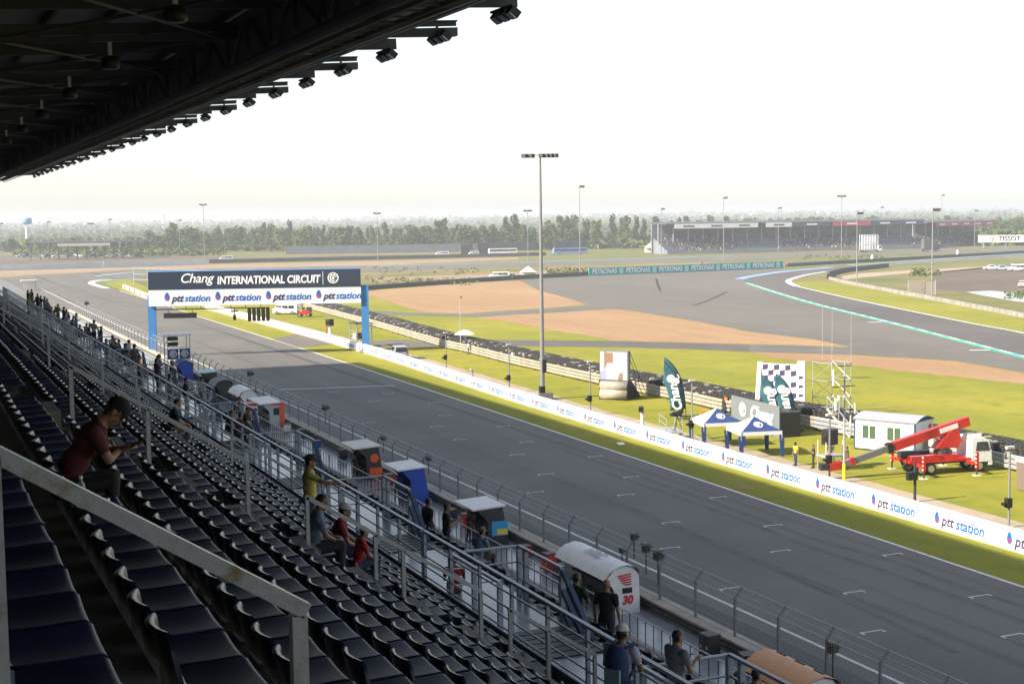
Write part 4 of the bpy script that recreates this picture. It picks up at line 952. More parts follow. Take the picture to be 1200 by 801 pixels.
sc_ = MB().box6(-W_/2+.1, W_/2-.1, -.13, -.101, 1.95, Hh-.1).build('screen_face', screen_mat(), t)
tube_m = mat('grey_inflatable_cloth', (.34,.31,.27), .7, col2=(.24,.22,.19), scale=1.5)
for z, r in ((1.35,.52),(.55,.60)):
    b = MB(); b.tube((-W_/2+.1,.1,z),(W_/2-.1,.1,z), r, n=12); b.build('base_tube', tube_m, t, True)
b = MB(); b.add([(W_/2,-.3,0),(W_/2,3.2,0),(W_/2,.6,2.0),(W_/2,-.2,2.0),(-W_/2,-.3,0),(-W_/2,3.2,0),(-W_/2,.6,2.0),(-W_/2,-.2,2.0)], [(0,1,2,3),(7,6,5,4),(1,5,6,2),(3,2,6,7),(0,4,5,1)]); b.build('rear_base', M['black'], t)
MB().tube((W_/2,.4,Hh-.2),(W_/2+.3,4.0,.1),.03,n=6).build('guy_rope', M['black'], t); MB().tube((W_/2,.4,Hh-.9),(W_/2+.3,3.0,.1),.03,n=6).build('guy_rope', M['black'], t)
# ================================================================== feather flags
def flag(label, p, h, lean, rz):
    t = thing('feather_flag', label, 'flag', (p.x,p.y,0), rz, 'teal feather flags')
    MB().box((0,0,.06),(1.2,.5,.12)).build('base', M['dark_metal'], t)
    def px_(f): return lean * (.12*f + .88*f**3.2)              # the pole bends over to the left at its top
    b = MB(); prev = (0,0,.1)
    for j in range(1,13):
        f = j/12; q = (px_(f), 0, h*(f - .10*f**4)); b.tube(prev, q, .035, n=6); prev = q
    b.build('pole', M['black'], t)
    rows = []
    for j in range(13):
        f = .17 + .83*j/12; z = h*(f - .10*f**4); w = 1.35 * min(1, (1.0-f)/.30 + .02)**.8
        rows.append([(px_(f) - s_*w, .07*math.sin(f*8 + s_*2)*s_, z - (.12 + .55*(f**3))*s_*w) for s_ in (0,.25,.5,.75,1)])
    b = MB(); b.grid(rows); c = b.build('flag_cloth', M['teal_flag'], t, True)
    md = c.modifiers.new('thick', 'SOLIDIFY'); md.thickness = .02
    put('lettering', text_mesh('Chang', 1.15, M['letter_white'], .03, .2, .004), c, face_matrix(Vector((px_(.48)-.70,-.22,h*.40)), (-.22,0,1), (-1,0,-.22))); put('emblem', ring_mesh(.36, M['letter_white']), c, face_matrix(Vector((px_(.7)-.66,-.22,h*.66)), (1,0,0)))
    return t
p = G(803,491.5); flag('teal feather flag, front one of the pair left of the tents', Vector((p.x+.2,p.y+.2,0)), 5.6, -1.9, R(-30))
flag('teal feather flag, rear one of the pair left of the tents', Vector((p.x+1.0,p.y+1.6,0)), 6.0, -1.9, R(-30))
p = G(924,505); flag('teal feather flag in front of the chequered podium wall', Vector((p.x+.7,p.y-.2,0)), 5.4, -1.7, R(-32))
flag('teal feather flag just left of the one at the podium', Vector((p.x-.2,p.y+.5,0)), 5.2, -1.7, R(-32))
# ================================================================== tents
def tent(label, p, rz):
    t = thing('canopy_tent', label, 'tent', p, rz, 'white and navy canopy tents'); S = 1.62
    for k, (a, c) in enumerate((((-S,-S),(S,-S)),((S,-S),(S,S)),((S,S),(-S,S)),((-S,S),(-S,-S)))):
        m_ = M['navy_cloth'] if k in (0,) else M['white']
        mid = Vector(((a[0]+c[0])/2,(a[1]+c[1])/2,2.55)); b = MB()
        A, C, T = Vector((*a,1.98)), Vector((*c,1.98)), Vector((0,0,2.95)); A2 = A.lerp(T,.5)-Vector((0,0,.06)); C2 = C.lerp(T,.5)-Vector((0,0,.06))
        b.add([A, C, C2, A2, T], [(0,1,2,3),(3,2,4)])
        pn = b.build('roof_panel', m_, t)
        b = MB(); b.add([A, C, C-Vector((0,0,.28)), A-Vector((0,0,.28))], [(3,2,1,0)]); b.build('valance', M['white'], t)
        if k == 0: put('emblem', ring_mesh(.36, M['letter_white']), pn, face_matrix(Vector((0,-.90,2.40)), (1,0,0), (0,1,.56)))
    for x in (-S,S):
        for y in (-S,S):
            MB().tube((x,y,0),(x,y,1.98),.04,n=6).build('leg', M['galv'], t); MB().prism([(x-.14,y-.14,.05),(x+.14,y-.14,.05),(x+.2,y+.0,1.7),(x-.2,y,1.7)], (0,.06,0)).build('leg_cover', M['navy_cloth'], t)
    return t
tent('white and navy canopy tent, the left one behind the wall', (59.6, 99.3, .016), R(-12)); tent('white and navy canopy tent, the right one nearer the camera', (59.7, 94.0, .016), R(-12))
# ================================================================== podium stage with chequered wall
p0 = G(881,497); t = thing('podium_stage', 'grey draped podium stage with a white and navy chequered back wall', 'podium', (71.0, 101.5, 0), R(-4))
MB().box6(-4.8,-3.0,-1.8,6.5,1.9,2.05).build('deck', M['dark_metal'], t)
sk = MB().box6(-4.9,-3.0,-1.9,-1.82,0,2.0).build('front_skirt', M['black'], t)  # black panel stands in for the dark shadow beneath the stage
sk2 = MB().box6(-4.98,-4.9,-1.9,6.5,0,2.6).build('side_skirt', M['grey_cloth'], t)
put('lettering', text_mesh('Chang', 1.5, M['letter_white'], .05, .25, .006), sk2, face_matrix(Vector((-4.995,1.2,1.55)), (0,-1,0))); put('emblem', ring_mesh(.62, M['letter_white']), sk2, face_matrix(Vector((-4.995,4.4,1.6)), (0,-1,0)))
wu = Vector((.64,-.77,0)); wn_ = Vector((-.77,-.64,0)); wc = Vector((.9,8.1,0))          # chequered wall turned towards the stand
wp = lambda a, z, o=0: wc + wu*a + wn_*o + Vector((0,0,z))
bw = MB().prism([wp(-1.9,1.2), wp(1.4,1.2), wp(1.4,4.9), wp(-1.9,4.9)], wn_*-.25).build('back_wall', M['banner_white'], t)
MB().prism([wp(-2.3,.4,.8), wp(-1.92,.4,.8), wp(-1.92,5.0,.0), wp(-2.3,5.0,.0)], wn_*-.5).build('wing_wall', M['banner_white'], t)
bw2 = MB().prism([wp(1.42,.4,-.05), wp(2.1,.4,-.05), wp(2.1,5.2,-.05), wp(1.42,5.2,-.05)], wn_*-.3).build('side_wall', M['banner_white'], t)
for i in range(6):
    for j in range(7):
        if (i + j) % 2: continue
        if 3 <= i <= 4 and 2 <= j <= 4: continue
        a = -1.82 + .53*i; z = 1.3 + .5*j
        MB().add([wp(a,z,.012), wp(a+.51,z+.10,.012), wp(a+.51,z+.58,.012), wp(a,z+.48,.012)], [(0,1,2,3)]).build('chequer', M['navy_ink'], bw)
for j in range(3): MB().add([wp(1.55,2.0+.8*j,-.03), wp(1.95,2.05+.8*j,-.03), wp(1.95,2.3+.8*j,-.03), wp(1.55,2.25+.8*j,-.03)], [(0,1,2,3)]).build('chequer', M['navy_ink'], bw2)
# podium stairs on the right
for s_ in (-.05, 1.55): MB().bar((s_+.3,-.6,2.0),(s_+.3,-4.2,.05),.08,.25).build('stringer', M['galv'], t)
for k in range(8): MB().box6(.3,1.8,-.9-.45*k,-.65-.45*k,1.78-.24*k,1.83-.24*k).build('tread', M['galv'], t)
for s_ in (.28,1.82):
    MB().tube((s_,-.6,3.0),(s_,-4.2,1.05),.035,n=6).build('stair_rail', M['galv'], t)
    for k in range(5): MB().tube((s_,-.6-.9*k,2.0-.487*k),(s_,-.6-.9*k,3.0-.487*k),.03,n=6).build('stair_post', M['galv'], t)
# scaffold tower behind the podium
p = G(947,482); t = thing('scaffold_tower', 'open grey scaffold tower with tall aerials behind the podium', 'scaffold', (77.8,109.5,0), R(10))
for x in (-1.2,1.2):
    for y in (-1.2,1.2): MB().tube((x,y,0),(x,y,4.9),.035,n=6).build('standard', M['galv'], t)
for z in (1.6,3.2,4.8):
    for a, c in (((-1.2,-1.2),(1.2,-1.2)),((1.2,-1.2),(1.2,1.2)),((1.2,1.2),(-1.2,1.2)),((-1.2,1.2),(-1.2,-1.2))):
        MB().tube((*a,z),(*c,z),.028,n=6).build('ledger', M['galv'], t); MB().tube((*a,z-1.6),(*c,z),.022,n=6).build('brace', M['galv'], t)
for (x,y,h) in ((-1.2,-1.2,9.6),(.0,1.2,10.2),(1.2,-1.2,9.2)): MB().tube((x,y,4.5),(x,y,h),.03,.015,6).build('aerial', M['galv'], t)
# antenna mast
p = G(989,565); t = thing('antenna_mast', 'slim antenna mast with white panel aerials near the site cabin', 'mast', (p.x,p.y,0))
MB().tube((0,0,0),(0,0,8.2),.09,.06).build('pole', M['galv'], t); MB().tube((0,0,0),(0,0,1.3),.11).build('pole_sleeve', yellow_m, t)
for z, w in ((6.6,.95),(5.0,.8),(8.0,.6)): MB().bar((-w,-.0,z),(w*.9,0,z),.06,.06).build('crossarm', M['dark_metal'], t)
for x, z, h in ((-.95,6.7,1.1),(-.5,4.9,1.1),(-.75,5.0,.8),(.8,4.7,.7),(.45,3.8,.8)): MB().tube((x,-.05,z),(x,-.05,z+h),.07).build('aerial', M['white'], t)
# ================================================================== site cabin
t = thing('site_cabin', 'white site cabin with a curved grey roof and two green windows', 'cabin', (0,0,0))
A_ = G(1001,526); u_ = Vector((.45,-.89,0)).normalized()
L_, D_, Hc = 5.0, 3.2, 2.45
t.location = (A_.x,A_.y,0); t.rotation_euler = (0,0,math.atan2(u_.y,u_.x))   # local x along the long front, local +y towards the track side? front at y=0
MB().box6(0,L_,0,D_,.15,Hc).build('wall', M['cream'] if False else mat('white_cabin_panel',(.74,.74,.72),.5,col2=(.66,.66,.64),scale=.8), t)
rows = [[(x, D_*f, Hc+.02+.35*math.sin(math.pi*f)) for f in [-.03+.106*k for k in range(11)]] for x in (-.1, L_+.1)]
b = MB(); b.grid(rows); b.grid([[(x,y,z-.08) for x,y,z in r][::-1] for r in rows]); b.build('roof', mat('grey_cabin_roof',(.42,.45,.50),.4,metal=.3), t, True)
for x in (0,L_): MB().prism([(x+(-.02 if x==0 else .02),D_*f,Hc+.34*math.sin(math.pi*f)) for f in [k/10 for k in range(11)]], (.015,0,0)).build('gable', M['navy_cloth'], t)
for x in (-.02,L_-.1): MB().box6(x,x+.12,-.03,.09,.1,Hc).build('corner_post', M['navy_cloth'], t)
def cabwin(x): 
    w = MB().box6(x,x+1.1,-.03,-.003,.95,1.95).build('window', M['green_glass'], t)
    for xx in (x-.05, x+.53, x+1.1): MB().box6(xx,xx+.06,-.05,-.031,.9,2.0).build('frame', M['white'], w)
    MB().box6(x-.05,x+1.15,-.05,-.031,1.95,2.0).build('frame', M['white'], w); MB().box6(x-.05,x+1.15,-.05,-.031,.9,.95).build('frame', M['white'], w)
cabwin(.7); cabwin(2.75)
MB().box6(L_+.002,L_+.02,D_*.75,D_*.9,1.7,2.1).build('vent', M['red'], t); MB().box6(0,L_,.1,D_-.1,0,.15).build('skid', M['dark_metal'], t)
# ================================================================== crane truck
p = G(1095,551); t = thing('crane_truck', 'red and white crane truck with lowered boom and outriggers down', 'crane truck', (67.4,81.6,0), R(-8)); t.scale = (.86,.86,.86)
# local x forward
MB().box6(-3.6,3.6,-.42,.42,.75,1.0).build('chassis', M['black'], t)
cab = MB(); prof = [(2.0,.85),(2.0,2.55),(2.15,2.85),(3.15,2.85),(3.55,2.6),(3.8,1.75),(3.85,.85)]
cab.prism([(x,-1.15,z) for x,z in prof], (0,2.3,0)); c_ = cab.build('cab', M['white'], t)
MB().add([(3.60,-1.0,2.5),(3.60,1.0,2.5),(3.83,1.03,1.8),(3.83,-1.03,1.8)],[(0,1,2,3)]).build('windscreen', M['glass'], c_)
for s_ in (-1,1): MB().prism([(2.35,s_*1.155,1.75),(3.62,s_*1.155,1.75),(3.40,s_*1.155,2.5),(2.45,s_*1.155,2.5)], (0,s_*.015,0)).build('side_window', M['glass'], c_); MB().box((3.75,s_*.85,1.1),(.2,.35,.25)).build('headlight', M['chrome'], c_); MB().box((3.7,s_*1.35,2.1),(.1,.25,.5)).build('mirror', M['black'], c_)
MB().box6(3.55,3.9,-1.15,1.15,.55,.84).build('bumper', M['white'], c_)
MB().box6(2.2,3.3,-.5,.5,2.86,3.0).build('beacon_bar', M['cream'], c_)
for x in (2.75,-1.7,-2.6):
    for s_ in (-1,1): wheel_obj(t, (x,s_*.95,.5), .5, .32)
for s_ in (-1,1): MB().box6(2.15,3.4,s_*.8-.32,s_*.8+.32,1.02,1.1).build('mudguard', M['black'], t)
MB().box6(-3.7,1.9,-1.15,1.15,1.02,1.25).build('deck', M['red'], t); MB().box6(-3.5,-.9,.55,1.12,1.26,1.75).build('locker', M['dark_metal'], t); MB().box6(-3.5,-.9,-1.12,-.55,1.26,1.6).build('locker', M['red'], t)
MB().box6(-.9,1.0,-.9,.9,1.26,1.55).build('slew_base', M['red'], t)
MB().lathe([(.75,1.56),(.75,1.8),(.6,1.85),(.6,2.0)], n=14).build('slew_ring', M['dark_metal'], t)
pts = [(-.9,-.45,2.0),(1.2,-.45,2.0),(1.5,-.45,2.6),(1.2,-.45,3.4),(.6,-.45,3.5),(-.3,-.45,2.6)]
MB().prism(pts, (0,.9,0)).build('crane_turret', M['red'], t)
MB().box6(-.6,.5,.5,1.15,2.0,3.2).build('crane_cabin', M['cream'], t); MB().box6(-.61,.3,1.155,1.17,2.5,3.1).build('crane_window', M['glass'], t)
bo = Vector((2.3,0,4.1)); be = Vector((-4.6,-.1,2.35)); bt = Vector((-9.2,-.2,1.15))
MB().bar(bo, be, .55,.75).build('boom', M['red'], t); MB().bar(be + (bo-be).normalized()*.3, bt, .40,.50).build('boom_section', M['dark_metal'] if False else mat('boom_grey',(.16,.16,.15),.5), t)
MB().bar(be.lerp(bt,.78), be.lerp(bt,.86), .5,.62).build('boom_collar', M['red'], t); MB().bar(be.lerp(bt,.03), be.lerp(bt,.12), .62,.8).build('boom_collar', M['black'], t)
MB().bar(bt, bt + Vector((-1.2,0,-.15)), .5,.6).build('boom_head', M['red'], t); MB().box(bt + Vector((-1.6,0,-.1)),(.7,.5,.5)).build('hook_block', M['dark_metal'], t)
MB().bar(bo.lerp(be,.16)+Vector((0,-.29,0)), bo.lerp(be,.40)+Vector((0,-.29,0)), .02,.4).build('boom_sign', M['white'], t); MB().bar(bo.lerp(be,.52)+Vector((0,.29,0)), bo.lerp(be,.75)+Vector((0,.29,0)), .02,.4).build('boom_sign', M['white'], t)
MB().bar(bo.lerp(be,.2)+Vector((0,.29,0)), bo.lerp(be,.32)+Vector((0,.29,0)), .02,.4).build('boom_sign', M['white'], t)
MB().tube((.3,0,2.3), bo.lerp(be,.45)-Vector((0,0,.3)), .14).build('lift_ram', M['chrome'], t)
for x in (-3.2,1.6):
    for s_ in (-1,1):
        o = MB().bar((x,s_*.4,.98),(x,s_*2.5,.98),.25,.25).build('outrigger', M['red'], t)
        MB().tube((x,s_*2.5,.05),(x,s_*2.5,.9),.07).build('jack_leg', M['dark_metal'], o); MB().box((x,s_*2.5,1.25),(.22,.22,1.3)).build('jack_column', M['red'], o); MB().box((x,s_*2.5,.03),(.55,.55,.06)).build('foot_pad', M['cream'], o)
        for k in range(4): MB().box((x-.115,s_*2.5,.75+.33*k),(.006,.2,.1)).build('stripe', M['white'], o)
# ================================================================== camera platforms on the service road
def cam_platform(label, p, rz):
    t = thing('camera_platform', label, 'platform', p, rz)
    MB().box6(-1.6,1.6,-.7,.7,.75,.85).build('deck', M['galv'], t)
    for x in (-1.55,1.55):
        for y in (-.65,.65): MB().tube((x,y,0),(x,y,1.9),.035,n=6).build('post', M['galv'], t)
    for z in (1.4,1.9):
        for y in (-.65,.65): MB().tube((-1.55,y,z),(1.55,y,z),.025,n=6).build('rail', M['galv'], t)
    MB().box6(-1.5,.2,-.72,-.70,.1,.75).build('skirt', M['white'], t)
    return t
p = G(769,512); cam_platform('low steel camera platform with railing behind the wall left of the tents', (57.6,103.2,.016), R(72))
def tripod(label, p, h=1.5):
    t = thing('tripod_camera', label, 'camera', p, R(200))
    for a in (0,2.1,4.2): MB().tube((.45*math.cos(a),.45*math.sin(a),0),(0,0,h),.03,n=6).build('leg', M['dark_metal'], t)
    MB().box((0,0,h+.2),(.75,.35,.4)).build('camera_body', M['black'], t); MB().tube((.35,0,h+.2),(.8,0,h+.2),.14).build('lens', M['black'], t); MB().box((-.45,0,h+.35),(.3,.3,.35)).build('viewfinder', M['black'], t)
tripod('broadcast camera on a tripod standing on the camera platform', (57.7,102.3,.866), 1.2)
t = thing('remote_camera', 'small remote camera on a white pedestal left of the camera platform', 'camera', (57.1,107.2,.016)); MB().lathe([(.3,0),(.16,.3),(.14,1.6),(.2,1.9)], n=8).build('pedestal', M['cream'], t); MB().box((-.1,0,2.1),(.8,.4,.4),R(60)).build('camera', M['black'], t)
t = thing('remote_camera', 'black rig of cameras beside the people near the stage stairs', 'camera', (61.0,86.0,.016)); MB().box((0,0,1.0),(1.6,1.2,.12)).build('deck', M['galv'], t)
for a in (-.7,.7):
    for c in (-.5,.5): MB().tube((a,c,0),(a,c,1.0),.05,n=6).build('leg', M['galv'], t); MB().tube((a,c,1.0),(a,c,2.1),.03,n=6).build('post', M['cream'], t)
MB().box((.1,.2,2.3),(.9,.8,1.1),R(20)).build('camera', M['black'], t); MB().tube((-.3,-.2,2.4),(-.9,-.7,2.3),.22).build('lens', M['black'], t)
# orange frames and marshal post box
for q, lab in (((715,460),'orange tube frame on the grass left of the screen'), ((833,497),'orange tube frame on the grass right of the flags')):
    p = G(*q); t = thing('tube_frame', lab, 'frame', (p.x,p.y,0), R(-70))
    for x in (-1.1,1.1): MB().tube((x,0,0),(x,0,1.2),.035,n=6).build('post', M['orange'], t)
    for z in (.35,1.2): MB().tube((-1.1,0,z),(1.1,0,z),.035,n=6).build('rail', M['orange'], t)
p = G(1197,575); t = thing('grey_cabinet', 'tall dark cabinet at the right edge behind the guardrail', 'cabinet', (p.x+.4,p.y,0)); MB().box6(-.4,.4,-.5,.5,0.05,1.9).build('case', mat('brown_cabinet',(.14,.11,.09),.6), t); MB().box6(-.45,.45,-.55,.55,1.9,2.0).build('lid', M['cream'], t); MB().box6(-.3,.3,-.515,-.501,.2,1.7).build('door', M['grey_cloth'], t)
for q, lab, h in (((540,375),'thin lamp pole beyond the tyre barrier left of the mast',7.5),):
    p = G(540,412); t = thing('thin_pole', lab, 'pole', (p.x,p.y,0)); MB().tube((0,0,0),(0,0,7.4),.07,.05).build('pole', M['galv'], t); MB().tube((0,0,7.4),(.3,0,7.5),.08).build('lamp', M['dark_metal'], t)
p = G(545,410); t = thing('white_umbrella', 'white parasol standing at the guardrail beside the thin pole', 'umbrella', (p.x,p.y,0)); MB().lathe([(1.5,2.2),(.8,2.6),(.02,2.85)], n=10).build('canopy', M['white'], t); MB().tube((0,0,0),(0,0,2.8),.03,n=6).build('pole', M['galv'], t)
for q, c, lab in (((618,425),'red','red board standing against the guardrail left of the mast'),((608,424),'white','white board against the guardrail beside the red one')):
    p = G(q[0], q[1]+3); t = thing('advert_board', lab, 'board', (p.x-.35,p.y-.3,0), R(-70)); MB().box6(-1,1,-.04,.04,.1,1.5).build('panel', M[c], t); MB().box6(-.9,-.8,.05,.6,0,.1).build('foot', M['dark_metal'], t); MB().box6(.8,.9,.05,.6,0,.1).build('foot', M['dark_metal'], t)
# ================================================================== far field
def lamp_pole(px_, top, base, label, heads=1, base_p=None):
    pb = G(px_, base); h = (base - top) * mpp(pb)
    t = thing('lamp_pole', label, 'lamp pole', (pb.x,pb.y,0), 0, 'tall lamp poles around the circuit')
    MB().tube((0,0,0),(0,0,h),.17,.10,8).build('pole', M['pole'], t)
    cd = Vector((pb.x,pb.y,0)).normalized(); sd = Vector((cd.y,-cd.x,0)); w = 1.5
    for j in ((.0,) if heads == 1 else (-1,1)):
        MB().box(sd*(j*w*.6 + (.8 if heads == 1 else 0)) + Vector((0,0,h)), (1.6,1.6,.55), math.atan2(sd.y,sd.x)).build('lamp_head', M['dark_metal'], t)
    MB().bar(sd*-w+Vector((0,0,h-.3)), sd*w+Vector((0,0,h-.3)), .2,.2).build('crossarm', M['galv'], t)
LP = [(240,240,306,'tall two-headed lamp pole just above the left half of the gantry',2),(443,250,306,'two-headed lamp pole right of the gantry banner',2),(211,258,299,'thin lamp pole left of the gantry above the trees',1),(129,257,299,'thin lamp pole above the far car park',1),(108,262,300,'two-headed lamp pole above the far canopy',2),(57,260,301,'thin lamp pole left of the far canopy',1),(2,262,300,'lamp pole at the left edge by the water tower',2),
      (619,247,308,'lamp pole just left of the tall foreground mast',2),(680,219,322,'tall single-headed lamp pole right of the foreground mast',1),(775,245,304,'lamp pole at the near end of the distant grandstand',1),(848,232,306,'tall lamp pole standing before the distant grandstand',1),(912,244,297,'lamp pole in front of the white banners of the distant stand',1),(986,230,304,'tall lamp pole in front of the red banner of the distant stand',2),
      (1004,250,330,'near lamp pole inside the corner by the white low wall',1),(1032,243,290,'lamp pole behind the white framed truck',1),(1103,229,288,'tall lamp pole right of the dark truck',1),(1092,246,348,'lamp pole rising from the low wall on the right',1),(1142,247,289,'thin lamp pole just left of the white watch board',1)]
for a in LP: lamp_pole(*a)
# ---- walls and boards
def board(name, label, P, Q, z0, z1, mt, th=.3, cat='wall'):
    P, Q = Vector((P.x,P.y,0)), Vector((Q.x,Q.y,0)); d = Q - P; t = thing(name, label, cat, P)
    n = Vector((d.y,-d.x,0)).normalized(); k = max(1, int(d.length/12)); u = d/k
    if n.y > 0: n = -n
    for i in range(k):
        MB().prism([u*(i+.004)+Vector((0,0,z0)), u*(i+.996)+Vector((0,0,z0)), u*(i+.996)+Vector((0,0,z1)), u*(i+.004)+Vector((0,0,z1))], -n*th).build('panel', mt, t)
        MB().prism([u*(i+.48)-n*(th+.02), u*(i+.52)-n*(th+.02), u*(i+.52)-n*(th+.3), u*(i+.48)-n*(th+.3)], (0,0,z1*.9)).build('strut', M['galv'], t)
    return t, n, d
pale_wall = mat('pale_wall', (.55,.58,.62), .7, col2=(.48,.50,.54), scale=.2, world_pos=True); dark_wall = mat('dark_wall', (.06,.06,.065), .8, col2=(.09,.09,.09), scale=.3, world_pos=True); screen_fence = mat('grey_screen_fence', (.075,.085,.115), .8, col2=(.10,.11,.14), scale=.25, world_pos=True)
board('corner_wall', 'long pale wall behind the gravel of the far left corner', G(-60,319), G(120,313.5), 0, 2.4, pale_wall)
board('corner_wall', 'pale wall continuing right to the dark wall behind the gantry', G(121,313.5), G(243,310), 0, 2.3, pale_wall)
board('dark_wall', 'low dark wall behind the far straight to the right of the pale wall', G(245,308.5), G(640,299.5), 0, 1.6, dark_wall)
board('screen_fence', 'long grey screen fence in front of the far trees', G(335,298), G(560,294.5), 0, 4.2, screen_fence, .15, 'fence')
board('screen_fence', 'grey screen fence right of the foreground mast before the trees', G(562,294.5), G(790,289), 0, 4.6, screen_fence, .15, 'fence')
for a, c in ((556,574),(577,600)):
    P, Q = G(a*1.0-17+0, 299), G(c*1.0-17, 299)
t = thing('dark_screen', 'left of two tall dark panels on the far fence', 'panel', G(540,298.8)); MB().box6(0,6.2,0,.4,.02,5.2).build('panel', dark_wall, t); MB().box6(.5,.7,.41,1.8,0,3).build('strut', M['galv'], t)
t = thing('dark_screen', 'right of two tall dark panels on the far fence', 'panel', G(559.5,298.5)); MB().box6(0,6.4,0,.4,.02,5.6).build('panel', dark_wall, t); MB().box6(.5,.7,.41,1.8,0,3).build('strut', M['galv'], t)
board('tyre_wall', 'low dark tyre wall above the gravel beds right of the gantry', G(425,340), G(600,327.5), 0, 1.2, mat('tyre_wall_belt', (.05,.05,.07), .8, col2=(.09,.09,.11), scale=.8, world_pos=True), .8)
board('tyre_wall', 'low dark tyre wall between the ambulance and the teal board', G(601,327.4), G(690,322.8), 0, 1.2, dark_wall, .8)
board('tyre_wall', 'tyre wall lining the corner exit to the right of the teal board', G(920,312.5), G(1300,291), 0, 1.1, mat('tyre_wall_grey', (.12,.13,.15), .8, col2=(.07,.07,.08), scale=.8, world_pos=True), .6)
# teal advertising board with repeated lettering
t, n, d = board('advert_wall', 'long teal advertising board with repeated white lettering at the corner', G(690,323), G(918,314.2), 0, 2.3, M['teal_board'], .25, 'board')
u = d.normalized(); tm = text_mesh('PETRONAS', 2.1, M['letter_white'], .06, 0, .01, 1.0); L_ = d.length
par = t.children[0]
for k in range(6):
    s0 = L_*(.075 + k*.163)
    put('lettering', tm, t, face_matrix(u*s0 + n*.06 + Vector((0,0,1.15)), u) @ Matrix.Diagonal((.88,1,1,1)))
    if k < 6: put('emblem', MB().prism([(-.75,-.9,0),(.75,-.9,0),(.75,.9,0),(-.75,.9,0)], (0,0,.01)).mesh('emblem', mat('pale_teal', (.35,.62,.62), .5)), t, face_matrix(u*(s0 + L_*.081) + n*.02 + Vector((0,0,1.15)), u))
# low white block wall inside the corner
block_m = mat('grey_blocks',(.26,.25,.24),.9,col2=(.18,.175,.17),scale=.4,world_pos=True)
WP = smooth(px((971,327.5),(985,331),(1020,338),(1060,345.5),(1120,357),(1200,372.5),(1300,394)), 6)
t = thing('low_block_wall', 'low pale block wall along the inside of the right hand corner', 'wall', (0,0,0))
for i in range(len(WP)-1):
    a, c = WP[i], WP[i+1]; k = max(1, int((c-a).length/2.6))
    for j in range(k):
        p, q = a.lerp(c, j/k), a.lerp(c, (j+.94)/k); nn = Vector((-(q-p).y,(q-p).x,0)).normalized()
        MB().prism([p, q, q+nn*.5, p+nn*.5], (0,0,.8)).build('block', block_m, t)
TP = smooth(px((969,326.5),(972,323),(985,319.5),(1010,316.5),(1040,313)), 6)
t = thing('tyre_wall', 'dark tyre wall curving round the tip of the inner grass', 'tyre wall', (0,0,0))
for a, c in zip(TP, TP[1:]): MB().prism([a, c, c+Vector((.8,.3,0)), a+Vector((.8,.3,0))], (0,0,1.3)).build('panel', dark_wall, t)
p = G(1082,346); t = thing('mesh_screen', 'pair of brown mesh screens by the lamp pole on the right', 'screen', (p.x,p.y,0), R(-30)); MB().box6(-3.2,-.2,0,.1,0.05,3.2).build('panel', mat('brown_mesh',(.22,.19,.16),.8), t); MB().box6(.2,2.6,.3,.4,0.05,3.0).build('panel', mat('brown_mesh2',(.25,.21,.18),.8), t)
for x in (-3.2,-.2,.2,2.6): MB().tube((x,.2,0),(x,.2,3.3),.06,n=6).build('post', M['galv'], t)
# white watch board
P = G(1146,291.5); t = thing('advert_board', 'white board with red emblem and dark lettering at the right edge', 'board', (P.x,P.y,0)); w_ = 62*mpp(P); h_ = 8.2*mpp(P); z0 = (291.5-284)*mpp(P)
cd = Vector((P.x,P.y,0)).normalized(); sd = Vector((cd.y,-cd.x,0))
pn = MB().prism([Vector((0,0,z0)), sd*w_+Vector((0,0,z0)), sd*w_+Vector((0,0,z0+h_)), Vector((0,0,z0+h_))], cd*.4).build('panel', M['banner_white'], t)
for s_ in (.1,.5,.9): MB().tube(sd*(w_*s_)+cd*.6, sd*(w_*s_)+cd*.6+Vector((0,0,z0+h_*.8)), .15, n=6).build('leg', M['galv'], t)
put('lettering', text_mesh('TISSOT', h_*.92, M['black'], .05, 0, .05), pn, face_matrix(sd*(w_*.56)-cd*.2+Vector((0,0,z0+h_*.5)), sd)); put('emblem', MB().box6(-.9,.9,-.9,.9,0,.02).mesh('emblem', M['red_ink']), pn, face_matrix(sd*(w_*.24)-cd*.2+Vector((0,0,z0+h_*.5)), sd)); put('emblem', MB().box6(-.7,.7,-.22,.22,0.02,.04).box6(-.22,.22,-.7,.7,0.021,.041).mesh('emblem', M['letter_white']), pn, face_matrix(sd*(w_*.24)-cd*.2+Vector((0,0,z0+h_*.5)), sd))
